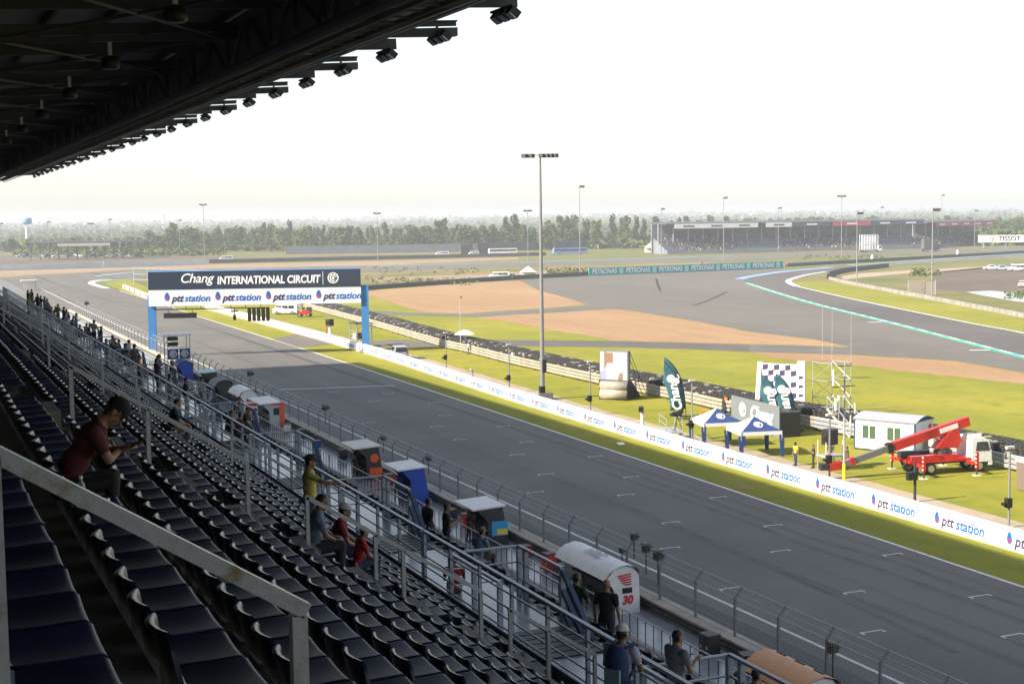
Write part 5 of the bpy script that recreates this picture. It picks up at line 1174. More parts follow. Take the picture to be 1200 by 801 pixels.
# ---- distant grandstand
def far_stand(A, B, h, depth, label, nb, sides):
    A, B = Vector((A.x,A.y,0)), Vector((B.x,B.y,0)); d = B-A; u = d.normalized(); n = Vector((u.y,-u.x,0)); n = n if n.y < 0 else -n; L = d.length
    t = thing('distant_grandstand', label, 'grandstand', A); back = -n
    conc = mat('far_stand_concrete', (.20,.21,.23), .9, col2=(.15,.16,.18), scale=.2, world_pos=True); seatm = mat('far_stand_seats', (.10,.13,.20), .8, col2=(.16,.17,.20), scale=.5, world_pos=True, mixlo=.45, mixhi=.6)
    rows = 12
    for k in range(rows):
        z = 1.6 + (h*.55-1.6)*k/rows; o = depth*.85*k/rows
        MB().prism([back*o, u*L+back*o, u*L+back*(o+depth*.85/rows), back*(o+depth*.85/rows)], (0,0,z)).build('tier', conc if k % 3 == 0 else seatm, t)
    MB().prism([back*(depth-.8), u*L+back*(depth-.8), u*L+back*depth, back*depth], (0,0,h*.98)).build('back_wall', conc, t)
    MB().prism([back*1.0+Vector((0,0,h-.4)), u*L+back*1.0+Vector((0,0,h-.4)), u*L+back*(depth+1)+Vector((0,0,h+.3)), back*(depth+1)+Vector((0,0,h+.3))], (0,0,.5)).build('roof', mat('far_roof',(.06,.07,.09),.6), t)
    for k in range(nb+1): MB().tube(u*(L*k/nb)+back*(depth*.55), u*(L*k/nb)+back*(depth*.55)+Vector((0,0,h)), .25, n=6).build('column', M['galv'], t)
    for (a, c, m_) in sides:
        pn = MB().prism([u*(L*a)+back*.95+Vector((0,0,h-2.2)), u*(L*c)+back*.95+Vector((0,0,h-2.2)), u*(L*c)+back*.95+Vector((0,0,h-.1)), u*(L*a)+back*.95+Vector((0,0,h-.1))], back*.1).build('fascia_banner', m_, t)
        k = max(1, int((c-a)*L/11))
        for j in range(k):
            s0 = a*L + (c-a)*L*(j+.5)/k
            MB().prism([u*(s0-2.8)+back*.9+Vector((0,0,h-1.5)), u*(s0+2.8)+back*.9+Vector((0,0,h-1.5)), u*(s0+2.8)+back*.9+Vector((0,0,h-.8)), u*(s0-2.8)+back*.9+Vector((0,0,h-.8))], back*.03).build('banner_mark', M['navy_ink'] if m_ is M['banner_white'] else (M['letter_white'] if True else None), pn)
    # spectators: specks of colour on the tiers
    rr = random.Random(5); b = MB(); cols = [mat('crowd_%d' % i, c, .8) for i, c in enumerate(((.05,.05,.06),(.35,.33,.32),(.10,.12,.2),(.3,.06,.05),(.45,.4,.2)))]
    for i in range(1500):
        k = rr.randrange(rows); z = 1.6 + (h*.55-1.6)*k/rows; o = depth*.85*(k+.5)/rows; s0 = rr.uniform(.02,.98)*L
        if math.sin(s0*.09)+rr.random()*1.6 < .6: continue
        p = u*s0 + back*o + Vector((0,0,z)); b.box(p+Vector((0,0,.4)), (.5,.4,.8), 0, rr.choice((0,0,0,1,2,2,3,4))); b.ball(p+Vector((0,0,1.05)), .16, 5, 3, 0)
    o = b.build('spectators', cols, None); o.location = A; tag(o, 'scattered spectators filling the distant grandstand', 'crowd', None, 'stuff')
    return t
fl_navy = mat('far_banner_navy', (.05,.06,.10), .6); fl_red = mat('far_banner_red', (.42,.06,.07), .6)
far_stand(G(782,298), G(1085,291), 13.8, 18, 'long distant grandstand with white, navy and red fascia banners', 18, ((.03,.34,M['banner_white']),(.37,.47,M['banner_white']),(.475,.62,fl_navy),(.63,.78,fl_red),(.785,.995,fl_navy)))
far_stand(G(1088,290), G(1172,286), 12.5, 16, 'right end block of the distant grandstand with a red banner', 6, ((.12,.95,fl_red),))
# ---- small far buildings, canopy, tents, water tower
P = G(33,305); s_ = mpp(P); t = thing('parking_canopy', 'long flat open canopy over the far car park on the left', 'canopy', (P.x,P.y,0)); cd = Vector((P.x,P.y,0)).normalized(); sd = Vector((cd.y,-cd.x,0)); w_ = 133*s_; h_ = 19*s_
MB().prism([Vector((0,0,h_)), sd*w_+Vector((0,0,h_)), sd*w_+cd*14+Vector((0,0,h_)), cd*14+Vector((0,0,h_))], (0,0,.9)).build('roof', mat('canopy_roof',(.10,.11,.14),.7), t)
for k in range(13):
    for dd in (.5, 13): MB().tube(sd*(w_*(k+.3)/12.6)+cd*dd, sd*(w_*(k+.3)/12.6)+cd*dd+Vector((0,0,h_)), .22, n=6).build('column', M['dark_metal'], t)
MB().prism([sd*(w_*.25)-cd*.1+Vector((0,0,h_-1.4)), sd*(w_*.7)-cd*.1+Vector((0,0,h_-1.4)), sd*(w_*.7)-cd*.1+Vector((0,0,h_-.05)), sd*(w_*.25)-cd*.1+Vector((0,0,h_-.05))], cd*.1).build('fascia', mat('pale_fascia',(.6,.5,.48),.6), t)
P = G(32,278) ; P = Vector((P.x*.62,P.y*.62,0)); s_ = mpp(P); t = thing('water_tower', 'distant blue water tower on a pale column at the left', 'water tower', P)
zt_ = GY(32,256,P.y).z; MB().lathe([(4.5*s_*.5,0),(3.6*s_*.5,zt_*.6),(3.8*s_*.5,zt_*.7)], n=12).build('column', pale_wall, t, True); MB().lathe([(1,zt_*.78),(5.0*s_,zt_*.81),(5.9*s_,zt_*.84),(5.9*s_,zt_*1.0),(5*s_,zt_*1.02),(.1,zt_*1.03)], n=16).build('tank', mat('water_tower_blue',(.12,.33,.60),.6), t, True)
P = G(192,276); P = Vector((P.x*1.5,P.y*1.5,0)); zt_ = GY(192,253,P.y).z; t = thing('chimney', 'faint distant concrete tower left of the gantry', 'tower', P); MB().tube((0,0,0),(0,0,zt_),2.6,2.2,10).build('shaft', pale_wall, t); MB().tube((0,0,zt_),(0,0,zt_+3),2.6,2.6,10).build('head', pale_wall, t)
def far_tent(label, px_, py_, w, h):
    P = G(px_, py_); t = thing('white_tent', label, 'tent', (P.x,P.y,0), R(-20)); b = MB(); s_ = w/2
    b.add([(-s_,-s_,h*.5),(s_,-s_,h*.5),(s_,s_,h*.5),(-s_,s_,h*.5),(0,0,h)], [(0,1,4),(1,2,4),(2,3,4),(3,0,4)]); b.build('roof', M['white'], t)
    for x in (-s_,s_):
        for y in (-s_,s_): MB().tube((x,y,0),(x,y,h*.5),.12,n=6).build('leg', M['galv'], t)
    MB().box6(-s_,s_,s_-.1,s_-.02,.02,h*.5).build('rear_wall', M['white'], t)
far_tent('small white tent standing by the ambulance on the far track', 619, 325, 4.6, 3.4)
far_tent('pointed white tent left of the distant grandstand, left one', 763, 296, 5.5, 5.0); far_tent('pointed white tent before the distant grandstand, right one', 788, 295, 5.5, 5.4)
t = thing('white_cabin', 'long low white cabin beside the pointed tents', 'cabin', G(794,295)); MB().box6(0,9,0,3,.05,3.0).build('wall', M['white'], t); MB().box6(-.2,9.2,-.2,3.2,3.0,3.2).build('roof', pale_wall, t)
# ---- far vehicles
def fcar(label, px_, py_, kind, m_, rz, L=4.5, cat='car', name='parked_car', group=None):
    P = G(px_, py_); return car(label, (P.x,P.y,.02), rz, m_, kind, L, group, cat, name)
fcar('white ambulance van on the far track above the gravel', 585, 326.5, 'van', white_car, R(170), 6.0, 'van', 'ambulance')
fcar('small white car parked right of the ambulance', 599, 326, 'sedan', white_car, R(170), 4.4)
fcar('white van parked with the cars at the right edge', 1191, 317.5, 'van', white_car, R(160), 5.2, 'van', 'white_van'); fcar('white and blue car left of the van at the right edge', 1173, 316.3, 'sedan', mat('white_blue_paint',(.35,.45,.62),.35,coat=.4), R(150), 4.6); fcar('white car with dark windows furthest left of the right edge group', 1161, 315.8, 'sedan', white_car, R(150), 4.6); fcar('white car parked on dark soil cut by the right edge', 1199, 336, 'sedan', white_car, R(40), 4.6)
fcar('blue and white coach parked before the far fence', 668, 298, 'bus', mat('coach_blue',(.16,.22,.50),.4,coat=.4), R(175), 17.0, 'bus', 'coach'); fcar('long white coach behind the far fence', 589, 298.3, 'bus', white_car, R(175), 14.0, 'bus', 'coach'); fcar('small white van right of the gantry on the far side', 518, 299.5, 'van', white_car, R(175), 6.5, 'van', 'white_van'); fcar('white van before the trees behind the gantry', 265, 305, 'van', white_car, R(178), 6.0, 'van', 'white_van'); fcar('white van beside the two dark fence panels', 555, 299.3, 'van', white_car, R(175), 5.0, 'van', 'white_van')
pal = [white_car, black_car, silver, white_car, navy_car, white_car, silver, black_car, white_car, silver, navy_car, black_car]
rr = random.Random(11)
for i in range(17):
    x = 24 + i*8.6 + rr.uniform(-1.5,1.5); P = G(x, 301.2 + rr.uniform(-.3,.3))
    nm = {id(white_car):'white', id(black_car):'black', id(silver):'silver', id(navy_car):'dark blue'}[id(pal[i % 12])]
    car('%s car, %s from the left in the far car park row' % (nm, nth(i)), (P.x,P.y,.02), R(rr.uniform(-20,20)) + (0 if i % 3 else R(180)), pal[i % 12], 'sedan' if i % 2 else 'suv', 4.6, 'cars in the far car park')
# truck with an empty white frame body and a dark box truck
def truck(label, px_, py_, body, L, hb):
    P = G(px_, py_); t = thing('lorry', label, 'lorry', (P.x,P.y,.02), R(-8))
    MB().box6(-L/2,L/2,-1.1,1.1,.8,1.1).build('chassis', M['dark_metal'], t); MB().prism([(L/2,-1.2,.7),(L/2+2,-1.2,.7),(L/2+2,-1.2,1.8),(L/2+1.6,-1.2,3.0),(L/2,-1.2,3.0)], (0,2.4,0)).build('cab', M['white'] if body is M['white'] else navy_car, t)
    MB().box6(L/2+.5,L/2+1.6,-1.23,-1.205,1.8,2.7).build('side_window', M['glass'], t)
    for x in (-L*.35,-L*.2,L*.5+.8):
        for s_ in (-1,1): wheel_obj(t, (x,s_*1.0,.55), .55, .35)
    if body is M['white']:
        for k in range(7): 
            for s_ in (-1.1,1.1): MB().box6(-L/2+L*k/6-.12,-L/2+L*k/6+.12,s_-.08,s_+.08,1.1,hb).build('frame_post', M['white'], t)
        for z in (1.2,hb*.5,hb): 
            for s_ in (-1.1,1.1): MB().box6(-L/2,L/2,s_-.1,s_+.1,z-.1,z+.1).build('frame_rail', M['white'], t)
        MB().box6(-L/2+.2,L/2-.2,-.1,.1,1.2,hb-.3).build('load', pale_wall, t)
    else: MB().box6(-L/2,L/2,-1.2,1.2,1.1,hb).build('box_body', body, t)
truck('lorry carrying a tall white open frame before the distant stand', 1018, 295.5, M['white'], 8.0, 7.8)
truck('dark box lorry right of the white framed lorry', 1088, 294.5, dark_wall, 6.0, 5.6)
# small marker figures on the corner
for x, y, lab in ((1022,306.5,'white marker post by the corner exit, left one'),(1122,300,'white marker post by the corner exit, right one')):
    P = G(x,y); t = thing('marker_post', lab, 'post', (P.x,P.y,0)); MB().lathe([(.55,0),(.5,1.8),(.35,2.3),(.02,2.5)], n=8).build('body', M['white'], t); MB().tube((0,0,0),(0,0,.15),.8).build('base', M['dark_metal'], t)
# fence panels near the first corner on the left of the gantry
P = G(157,334); t = thing('corner_fence', 'tall mesh fence panels at the inside of the first corner', 'fence', (P.x,P.y,0))
for k in range(8): MB().tube((k*3.0,-k*6.5,0),(k*3.0,-k*6.5,5.0),.12,n=6).build('post', M['galv'], t)
for z in (1.6,3.2,4.8): MB().tube((0,0,z),(21,-45.5,z),.06,n=5).build('rail', M['galv'], t)
b = MB()
for k in range(60): b.tube((k*.35,-k*.76,0.1),(k*.35,-k*.76,4.9),.03,n=3,caps=False)
o = b.build('wire_mesh', M['galv'], t); o['kind'] = 'stuff'
t, _, _ = board('corner_barrier', 'low pale wall below the mesh fence at the first corner', G(146,338), G(178,351), 0, 1.2, M['wall_conc'], .5)

# ================================================================== trees
def leaf_mat(name, c, c2):
    mt = mat(name, c, .8, col2=c2, scale=.35, mixlo=.3, mixhi=.7, spec=.2); return mt
LM = [leaf_mat('leaf_dark', (.035,.062,.016), (.055,.085,.020)), leaf_mat('leaf_mid', (.060,.095,.020), (.085,.12,.026)), leaf_mat('leaf_light', (.085,.11,.028), (.105,.125,.035))]
def crown(rng, w, h, z0, n, lobes, sz):
    b = MB(); L = []
    for k in range(lobes):
        f = (k+.5)/lobes; zc = z0 + h*(.12 + .78*f); rr_ = w*.5*(1 - .55*f**1.6)*rng.uniform(.6,1.05)
        a = rng.uniform(0,6.28); off = w*.22*(1-f*.6); L.append((Vector((off*math.cos(a), off*math.sin(a), zc)), rr_*.85, h/lobes*rng.uniform(.9,1.5)))
    for i in range(n):
        c, r, hv = L[rng.randrange(lobes)]
        d = Vector((rng.gauss(0,1), rng.gauss(0,1), rng.gauss(0,1))).normalized(); q = rng.uniform(.55,1.08)
        p = c + Vector((d.x*r*q, d.y*r*q, d.z*hv*q)); s_ = sz*rng.uniform(.6,1.3)
        u = Vector((rng.gauss(0,1), rng.gauss(0,1), rng.gauss(0,.6))).normalized(); v = u.cross(Vector((rng.gauss(0,1), rng.gauss(0,1), rng.gauss(0,1)))).normalized()
        b.add([p-u*s_, p+v*s_*.7, p+u*s_, p-v*s_*.7], [(0,1,2,3)])
    return b
def trunk(rng, h, w):
    b = MB(); b.tube((0,0,0),(0,0,h*.55), .028*h, .018*h, 7); b.tube((0,0,h*.55),(w*.03,0,h*.9), .018*h,.006*h, 6)
    for k in range(5):
        a = rng.uniform(0,6.28); z = h*rng.uniform(.35,.65); b.tube((0,0,z),(w*.32*math.cos(a),w*.32*math.sin(a),z+h*.18), .010*h,.004*h, 5)
    return b
TV = []
rt = random.Random(21)
SH = [('broad',11,13),('broad',13,15),('slim',6.5,18),('slim',7.5,16),('slim',5.5,19),('round',10,11),('broad',14,12),('slim',8,20)]
for i, (k, w, h) in enumerate(SH):
    cr = crown(rt, w, h*(.78 if k != 'slim' else .86), h*(.18 if k != 'slim' else .10), 620, 7 if k != 'slim' else 9, .62)
    TV.append((k, h, [cr.mesh('crown', LM[q]) for q in range(3)], trunk(rt, h, w).mesh('trunk', M['bark'])))
def plant_tree(x, y, v, q, sc, label, grp='trees beyond the circuit'):
    t = thing('tree', label, 'tree', (x,y,0), rt.uniform(0,6.28), grp); t.scale = (sc*rt.uniform(.9,1.1), sc*rt.uniform(.9,1.1), sc)
    link('crown', TV[v][2][q], t); link('trunk', TV[v][3], t)
LAND = [(0,'the left edge'),(100,'the car park canopy'),(200,'the gantry banner'),(300,'the middle of the gantry'),(440,'the gantry\'s right post'),(520,'the grey screen fence'),(632,'the tall mast'),(760,'the pointed tents'),(900,'the distant stand'),(1050,'the red banner'),(1160,'the right edge')]
cnt = {}
def treelabel(x, kind, hue):
    l = min(LAND, key=lambda a: abs(a[0]-x))[1]; k = (l,); cnt[k] = cnt.get(k, 0) + 1
    return '%s %s tree near %s, %s planted of that clump' % (('dark green','mid green','pale green')[hue], {'broad':'spreading','slim':'tall slim','round':'round'}[kind], l, nth(cnt[k]-1))
def row(x0, x1, n, ybase, top, yj=1.5, kinds=None, far=False):
    for i in range(n):
        x = x0 + (x1-x0)*(i + rt.uniform(.1,.9))/n; yb_ = ybase(x) + rt.uniform(-yj,yj)
        v = rt.choice(kinds or range(8)); k, h, _, _ = TV[v]; P = G(x, yb_); target = (yb_ - top(x) + rt.uniform(-6,3)) * mpp(P)
        q = rt.choice((0,0,1,1,1,2)); plant_tree(P.x, P.y, v, q, max(.35, target/h*(1 if k == 'slim' else .85)), treelabel(x, k, q))
hz_ = lambda x: 261 - .0133*x
lin = lambda a, b_: (lambda x: a + b_*x)
row(195, 440, 34, lambda x: 295 - .004*x, lambda x: 261 - .003*(x-195))
row(440, 700, 30, lambda x: 293 - .006*(x-440), lambda x: 259 - .005*(x-440))
row(640, 800, 16, lambda x: 290 - .01*(x-640), lambda x: 252, kinds=[2,3,4,7,3])
row(0, 200, 20, lambda x: 296, lambda x: 277 - .03*x, kinds=[0,1,5,6])
row(790, 1200, 44, lambda x: 283 - .008*(x-790), lambda x: 250 - .003*(x-790), 1.2, kinds=[0,1,3,5,6])
for x, top, v in ((604,247,7),(594,252,2),(520,253,3),(152,276,5),(175,268,1),(60,280,0),(310,258,4),(340,256,2),(520,256,4)):
    P = G(x, 292); k, h, _, _ = TV[v]; plant_tree(P.x, P.y, v, 0, (292-top)*mpp(P)/h, treelabel(x, k, 0))
# undergrowth and far woods: one mass of foliage clumps
b = MB(); rw = random.Random(9)
def clump(p, s_, n, mi):
    for k in range(n):
        q = p + Vector((rw.gauss(0,.5)*s_, rw.gauss(0,.5)*s_, rw.uniform(0,1)*s_*.8)); u = Vector((rw.gauss(0,1),rw.gauss(0,1),rw.gauss(0,.7))).normalized()*s_*.35; v = Vector((rw.gauss(0,1),rw.gauss(0,1),rw.gauss(0,1))).normalized()*s_*.28
        b.add([q-u,q+v,q+u,q-v], [(0,1,2,3)], mi)
for i in range(900):
    x = rw.uniform(-20,800); P = G(x, 293 - .006*x*(.8 if x > 300 else .3) + rw.uniform(-3,2.0)); clump(P, rw.uniform(3,7), 9, rw.choice((0,1,1,2)))
for i in range(300):
    x = rw.uniform(20,260); P = G(x, 299 + rw.uniform(-2,1.2)); clump(P, rw.uniform(2,3.5), 8, rw.choice((1,2,2)))
for i in range(260):
    x = rw.uniform(1090,1220); P = G(x, 286 + rw.uniform(-5,2)); clump(P, rw.uniform(4,8), 9, rw.choice((0,1,1)))
o = b.build('undergrowth', LM); tag(o, 'dense low green undergrowth beneath the far trees', 'undergrowth', None, 'stuff')
b = MB()
for i in range(6500):
    x = rw.uniform(-40,1240); yy = hz_(x) + rw.uniform(4.2,30)**1.0; P = G(x, yy)
    clump(P, mpp(P)*rw.uniform(4,10), 6, rw.choice((0,0,0,1)))
o = b.build('far_woodland', LM); tag(o, 'hazy far woodland stretching to the horizon', 'woodland', None, 'stuff')
# bushes on the rough strips
b = MB()
for (x0,x1,y0,y1,n,s0) in ((430,560,327,334,60,1.0),(640,690,317,321,40,1.2),(1070,1100,319,324,26,1.5),(930,1040,300,305,40,1.0),(440,700,314,322,60,.9),(1180,1200,344,347,10,1.0)):
    for i in range(n): P = G(rw.uniform(x0,x1), rw.uniform(y0,y1)); clump(P, rw.uniform(.6,1.2)*s0, 10, rw.choice((1,2,2)))
o = b.build('rough_shrubs', LM); tag(o, 'low shrubs on the rough strips between the far tracks', 'shrubs', None, 'stuff')
# ================================================================== people
def skin_tone(i): return [mat('skin_%d' % k, c, .55) for k, c in enumerate(((.30,.165,.105),(.22,.115,.07),(.38,.22,.15)))][i]
SK = [mat('skin_tan', (.28,.15,.095), .55), mat('skin_brown', (.20,.105,.065), .55)]
HAIR = mat('black_hair', (.012,.010,.009), .5)
cloth_cache = {}
def cloth(c, name='cloth'):
    if c not in cloth_cache: cloth_cache[c] = mat(name, c, .85, col2=tuple(v*.75 for v in c), scale=9, bump=.15, bscale=25)
    return cloth_cache[c]
# a figure is laid out as tapered capsules and ellipsoids, then fused into ONE continuous skin by a voxel remesh
def pose(kind):
    """returns joints; local +x is where the person faces, z=0 is the seat (sitting) or the floor (standing)"""
    J = {}
    V = Vector
    if kind.startswith('sit'):
        lean = {'sit': .10, 'sit_phone': .30, 'sit_back': .02}[kind]; h0 = .11
        J['pelvis'] = V((.10,0,h0)); J['chest'] = V((.10+lean*.85,0,h0+.36)); J['collar'] = V((.10+lean*1.15,0,h0+.49))
        tilt = R(48) if kind == 'sit_phone' else R(8)
        for s in (-1,1):
            k = 'LR'[s>0]
            J['hip'+k] = V((.13,s*.09,h0-.02)); J['knee'+k] = V((.53,s*.12,h0+.03)); J['ankle'+k] = V((.50,s*.12,-.33)); J['toe'+k] = V((.67,s*.14,-.385))
            J['sh'+k] = V((.10+lean*1.0,s*.185,h0+.44))
            if kind == 'sit_phone': J['el'+k] = V((.34+lean*.55,s*.20,h0+.22)); J['wr'+k] = V((.58,s*.085,h0+.265)); J['hand'+k] = V((.655,s*.055,h0+.285))
            else: J['el'+k] = V((.20+lean,s*.23,h0+.20)); J['wr'+k] = V((.42,s*.12,h0+.12)); J['hand'+k] = V((.49,s*.09,h0+.11))
    else:
        J['pelvis'] = V((0,0,.95)); J['chest'] = V((.0,0,1.28)); J['collar'] = V((-.01,0,1.42)); tilt = R(6)
        for s in (-1,1):
            k = 'LR'[s>0]; st = .06 if s > 0 else -.05
            J['hip'+k] = V((0,s*.09,.90)); J['knee'+k] = V((.02+st*.6,s*.11,.50)); J['ankle'+k] = V((st-.02,s*.12,.09)); J['toe'+k] = V((st+.16,s*.15,.035))
            J['sh'+k] = V((0,s*.185,1.37))
            if kind == 'point' and s < 0: J['el'+k] = V((.20,s*.30,1.27)); J['wr'+k] = V((.44,s*.30,1.22)); J['hand'+k] = V((.52,s*.30,1.20))
            elif kind == 'fold': J['el'+k] = V((.08,s*.27,1.13)); J['wr'+k] = V((.22,s*.05,1.17)); J['hand'+k] = V((.22,-s*.03,1.19))
            elif kind == 'hold': J['el'+k] = V((.05,s*.26,1.12)); J['wr'+k] = V((.26,s*.12,1.20)); J['hand'+k] = V((.33,s*.09,1.23))
            else: J['el'+k] = V((-.02,s*.25,1.11)); J['wr'+k] = V((.05,s*.26,.88)); J['hand'+k] = V((.07,s*.26,.80))
    J['tilt'] = tilt
    return J
def capsule(b, p, q, r0, r1, n=10):
    p, q = Vector(p), Vector(q); b.tube(p, q, r0, r1, n); b.ball(p, r0, n, 6); b.ball(q, r1, n, 6)
def ellipsoid(b, c, rad, Mx):
    t = MB().ball((0,0,0), 1, 16, 10); b.merge(t, Matrix.Translation(c) @ Mx.to_4x4() @ Matrix.Diagonal((*rad,1)))
_body = {}
def body_mesh(kind, fine=False):
    key = (kind, fine)
    if key in _body: return _body[key]
    J = pose(kind); b = MB(); S = []                          # S: (point, point, radius, region)
    def cap(p, q, r0, r1, reg): capsule(b, p, q, r0, r1); S.append((Vector(p), Vector(q), (r0+r1)/2, reg))
    sp = (J['collar']-J['pelvis']).normalized(); Y_ = Vector((0,1,0)); X_ = Y_.cross(sp).normalized(); T = Matrix((X_, Y_, sp)).transposed()
    ellipsoid(b, J['pelvis'], (.125,.165,.13), T); S.append((J['pelvis']-Y_*.06-sp*.10, J['pelvis']+Y_*.06-sp*.10, .10, 1))
    mid = (J['pelvis']+J['chest'])/2
    ellipsoid(b, mid, (.118,.150,.19), T); ellipsoid(b, J['chest'], (.122,.170,.185), T); ellipsoid(b, J['chest']*.35+J['collar']*.65, (.09,.15,.10), T)
    S.append((J['pelvis']+sp*.05, J['collar'], .13, 0)); S.append((J['shL'], J['shR'], .07, 0))
    ct, st = math.cos(J['tilt']), math.sin(J['tilt']); fx = Vector((ct,0,-st)); up = Vector((st,0,ct)); Hm = Matrix((fx, Y_, up)).transposed()
    nk = J['collar'] + sp*.03; hc = nk + (sp*.4+up*.6)*.115 + fx*.025
    cap(nk - sp*.03, hc - up*.02 - fx*.02, .058, .052, 2)
    ellipsoid(b, hc + up*.045 - fx*.006, (.098,.076,.088), Hm)              # skull
    ellipsoid(b, hc - up*.035 + fx*.022, (.070,.058,.078), Hm)              # face and jaw
    ellipsoid(b, hc - up*.088 + fx*.055, (.028,.032,.026), Hm)              # chin
    ellipsoid(b, hc + up*.030 + fx*.072, (.022,.052,.016), Hm)              # brow
    ellipsoid(b, hc - up*.010 + fx*.092, (.020,.012,.026), Hm); ellipsoid(b, hc - up*.024 + fx*.098, (.016,.017,.013), Hm)   # nose
    ellipsoid(b, hc - up*.056 + fx*.080, (.016,.025,.010), Hm)              # lips
    for s in (-1,1):
        k = 'LR'[s>0]
        ellipsoid(b, hc + Y_*s*.077 - fx*.008, (.022,.012,.032), Hm)        # ear
        ellipsoid(b, hc - up*.022 + fx*.055 + Y_*s*.040, (.022,.020,.020), Hm)
        cap(J['sh'+k], J['sh'+k]*.45+J['el'+k]*.55, .070, .056, 0); cap(J['sh'+k]*.45+J['el'+k]*.55, J['el'+k], .046, .040, 2); cap(J['el'+k], J['wr'+k], .042, .027, 2)
        w, h = J['wr'+k], J['hand'+k]; d = (h-w).normalized(); sd = d.cross(Vector((0,0,1))); sd = sd.normalized() if sd.length > .1 else Vector((0,1,0)); uv = sd.cross(d)
        Hn = Matrix((d, sd, uv)).transposed(); ellipsoid(b, w*.3+h*.7, (.050,.040,.017), Hn); S.append((w, h, .03, 2))
        for o, L in ((-.030,.052),(-.010,.062),(.010,.058),(.030,.044)):
            a = h + sd*o + d*.022; m_ = a + d*L*.55 - uv*.004; e_ = m_ + d*L*.40 - uv*L*.38; cap(a, m_, .0095, .009, 2); cap(m_, e_, .009, .008, 2)
        sgn = 1 if k == 'L' else -1
        a = w*.45+h*.55 + sd*.034*sgn; m_ = h + sd*.056*sgn + d*.004; cap(a, m_, .012, .0105, 2); cap(m_, m_ + d*.032 - uv*.008, .0105, .009, 2)
        cap(J['hip'+k], J['knee'+k], .092, .066, 1); cap(J['knee'+k], J['ankle'+k], .064, .047, 1)
        f = (J['toe'+k]-J['ankle'+k]); f = Vector((f.x,f.y,0)).normalized(); an = J['ankle'+k]
        cap(an - f*.03 - Vector((0,0,.035)), J['toe'+k], .042, .036, 3)
    me = b.mesh('raw', []); o = bpy.data.objects.new('tmp', me); COL.objects.link(o)
    rm = o.modifiers.new('fuse', 'REMESH'); rm.mode = 'VOXEL'; rm.voxel_size = .008 if fine else .0145
    sm = o.modifiers.new('smooth', 'SMOOTH'); sm.factor = .5; sm.iterations = 3 if fine else 2
    dg = bpy.context.evaluated_depsgraph_get(); dg.update(); m2 = bpy.data.meshes.new_from_object(o.evaluated_get(dg)); bpy.data.objects.remove(o)
    mi = []
    for p in m2.polygons:
        c = p.center; best, reg = 1e9, 0
        for a, q, rad, r in S:
            ab = q-a; t = max(0, min(1, (c-a).dot(ab)/ab.length_squared)) if ab.length_squared > 1e-9 else 0; dd = (c-(a+ab*t)).length - rad
            if dd < best: best, reg = dd, r
        q = c-hc
        if q.length < .17 and q.dot(up) > -.12:
            reg = 2; fz, fu = q.dot(fx), q.dot(up)
            if fu > .075 - max(0, fz)*.15 or (fz < -.030 and fu > -.060) or (fz < .02 and fu > .035): reg = 4
            if abs(fu-.012) < .009 and fz > .05 and .018 < abs(q.y) < .046: reg = 4
        mi.append(reg)
    m2.materials.clear()
    for q in range(5): m2.materials.append(None)
    m2.polygons.foreach_set('material_index', mi); m2.polygons.foreach_set('use_smooth', [True]*len(mi)); m2.name = 'body_'+kind
    J['crown'] = hc + up*.055; J['tiltv'] = J['tilt']; _body[key] = (m2, J); return _body[key]
CAPM = {}
def cap_mesh():
    b = MB(); rows = []
    for th in (0,.35,.7,1.0,1.3,1.5): rows.append([(.105*math.sin(th+.08)*math.cos(a), .098*math.sin(th+.08)*math.sin(a), .10*math.cos(th)) for a in [2*math.pi*i/14 for i in range(14)]])
    b.grid(rows, 0, True)
    br = [[(.09*math.cos(a)+k*.10*max(0,math.cos(a)), .09*math.sin(a)*(1-.1*k), .012-.02*k) for a in [-1.2+.3*i for i in range(9)]] for k in (0,.6,1)]
    b.grid(br); b.grid([[(x,y,z-.008) for x,y,z in r][::-1] for r in br]); return b
CAPB = cap_mesh()
def person(label, kind, loc, rz, shirt, trousers, skin=0, cap=None, hair=True, scale=1.0, shoes=(.02,.02,.02), group=None, fine=False):
    me, J = body_mesh(kind, fine); t = thing('person', label, 'person', loc, rz, group); t.scale = (scale,)*3
    o = link('body', me, t)
    for q, m_ in enumerate((cloth(shirt), cloth(trousers), SK[skin], cloth(shoes), HAIR if hair else SK[skin])):
        o.material_slots[q].link = 'OBJECT'; o.material_slots[q].material = m_
    if cap:
        key = cap
        if key not in CAPM: CAPM[key] = CAPB.mesh('cap', cloth(cap), True)
        c = link('cap', CAPM[key], t, J['crown']); c.rotation_euler = (0, J['tiltv'], 0); c.scale = (1.02,.92,.95)
    return t
def seat_z(n): return tread(n) + .42
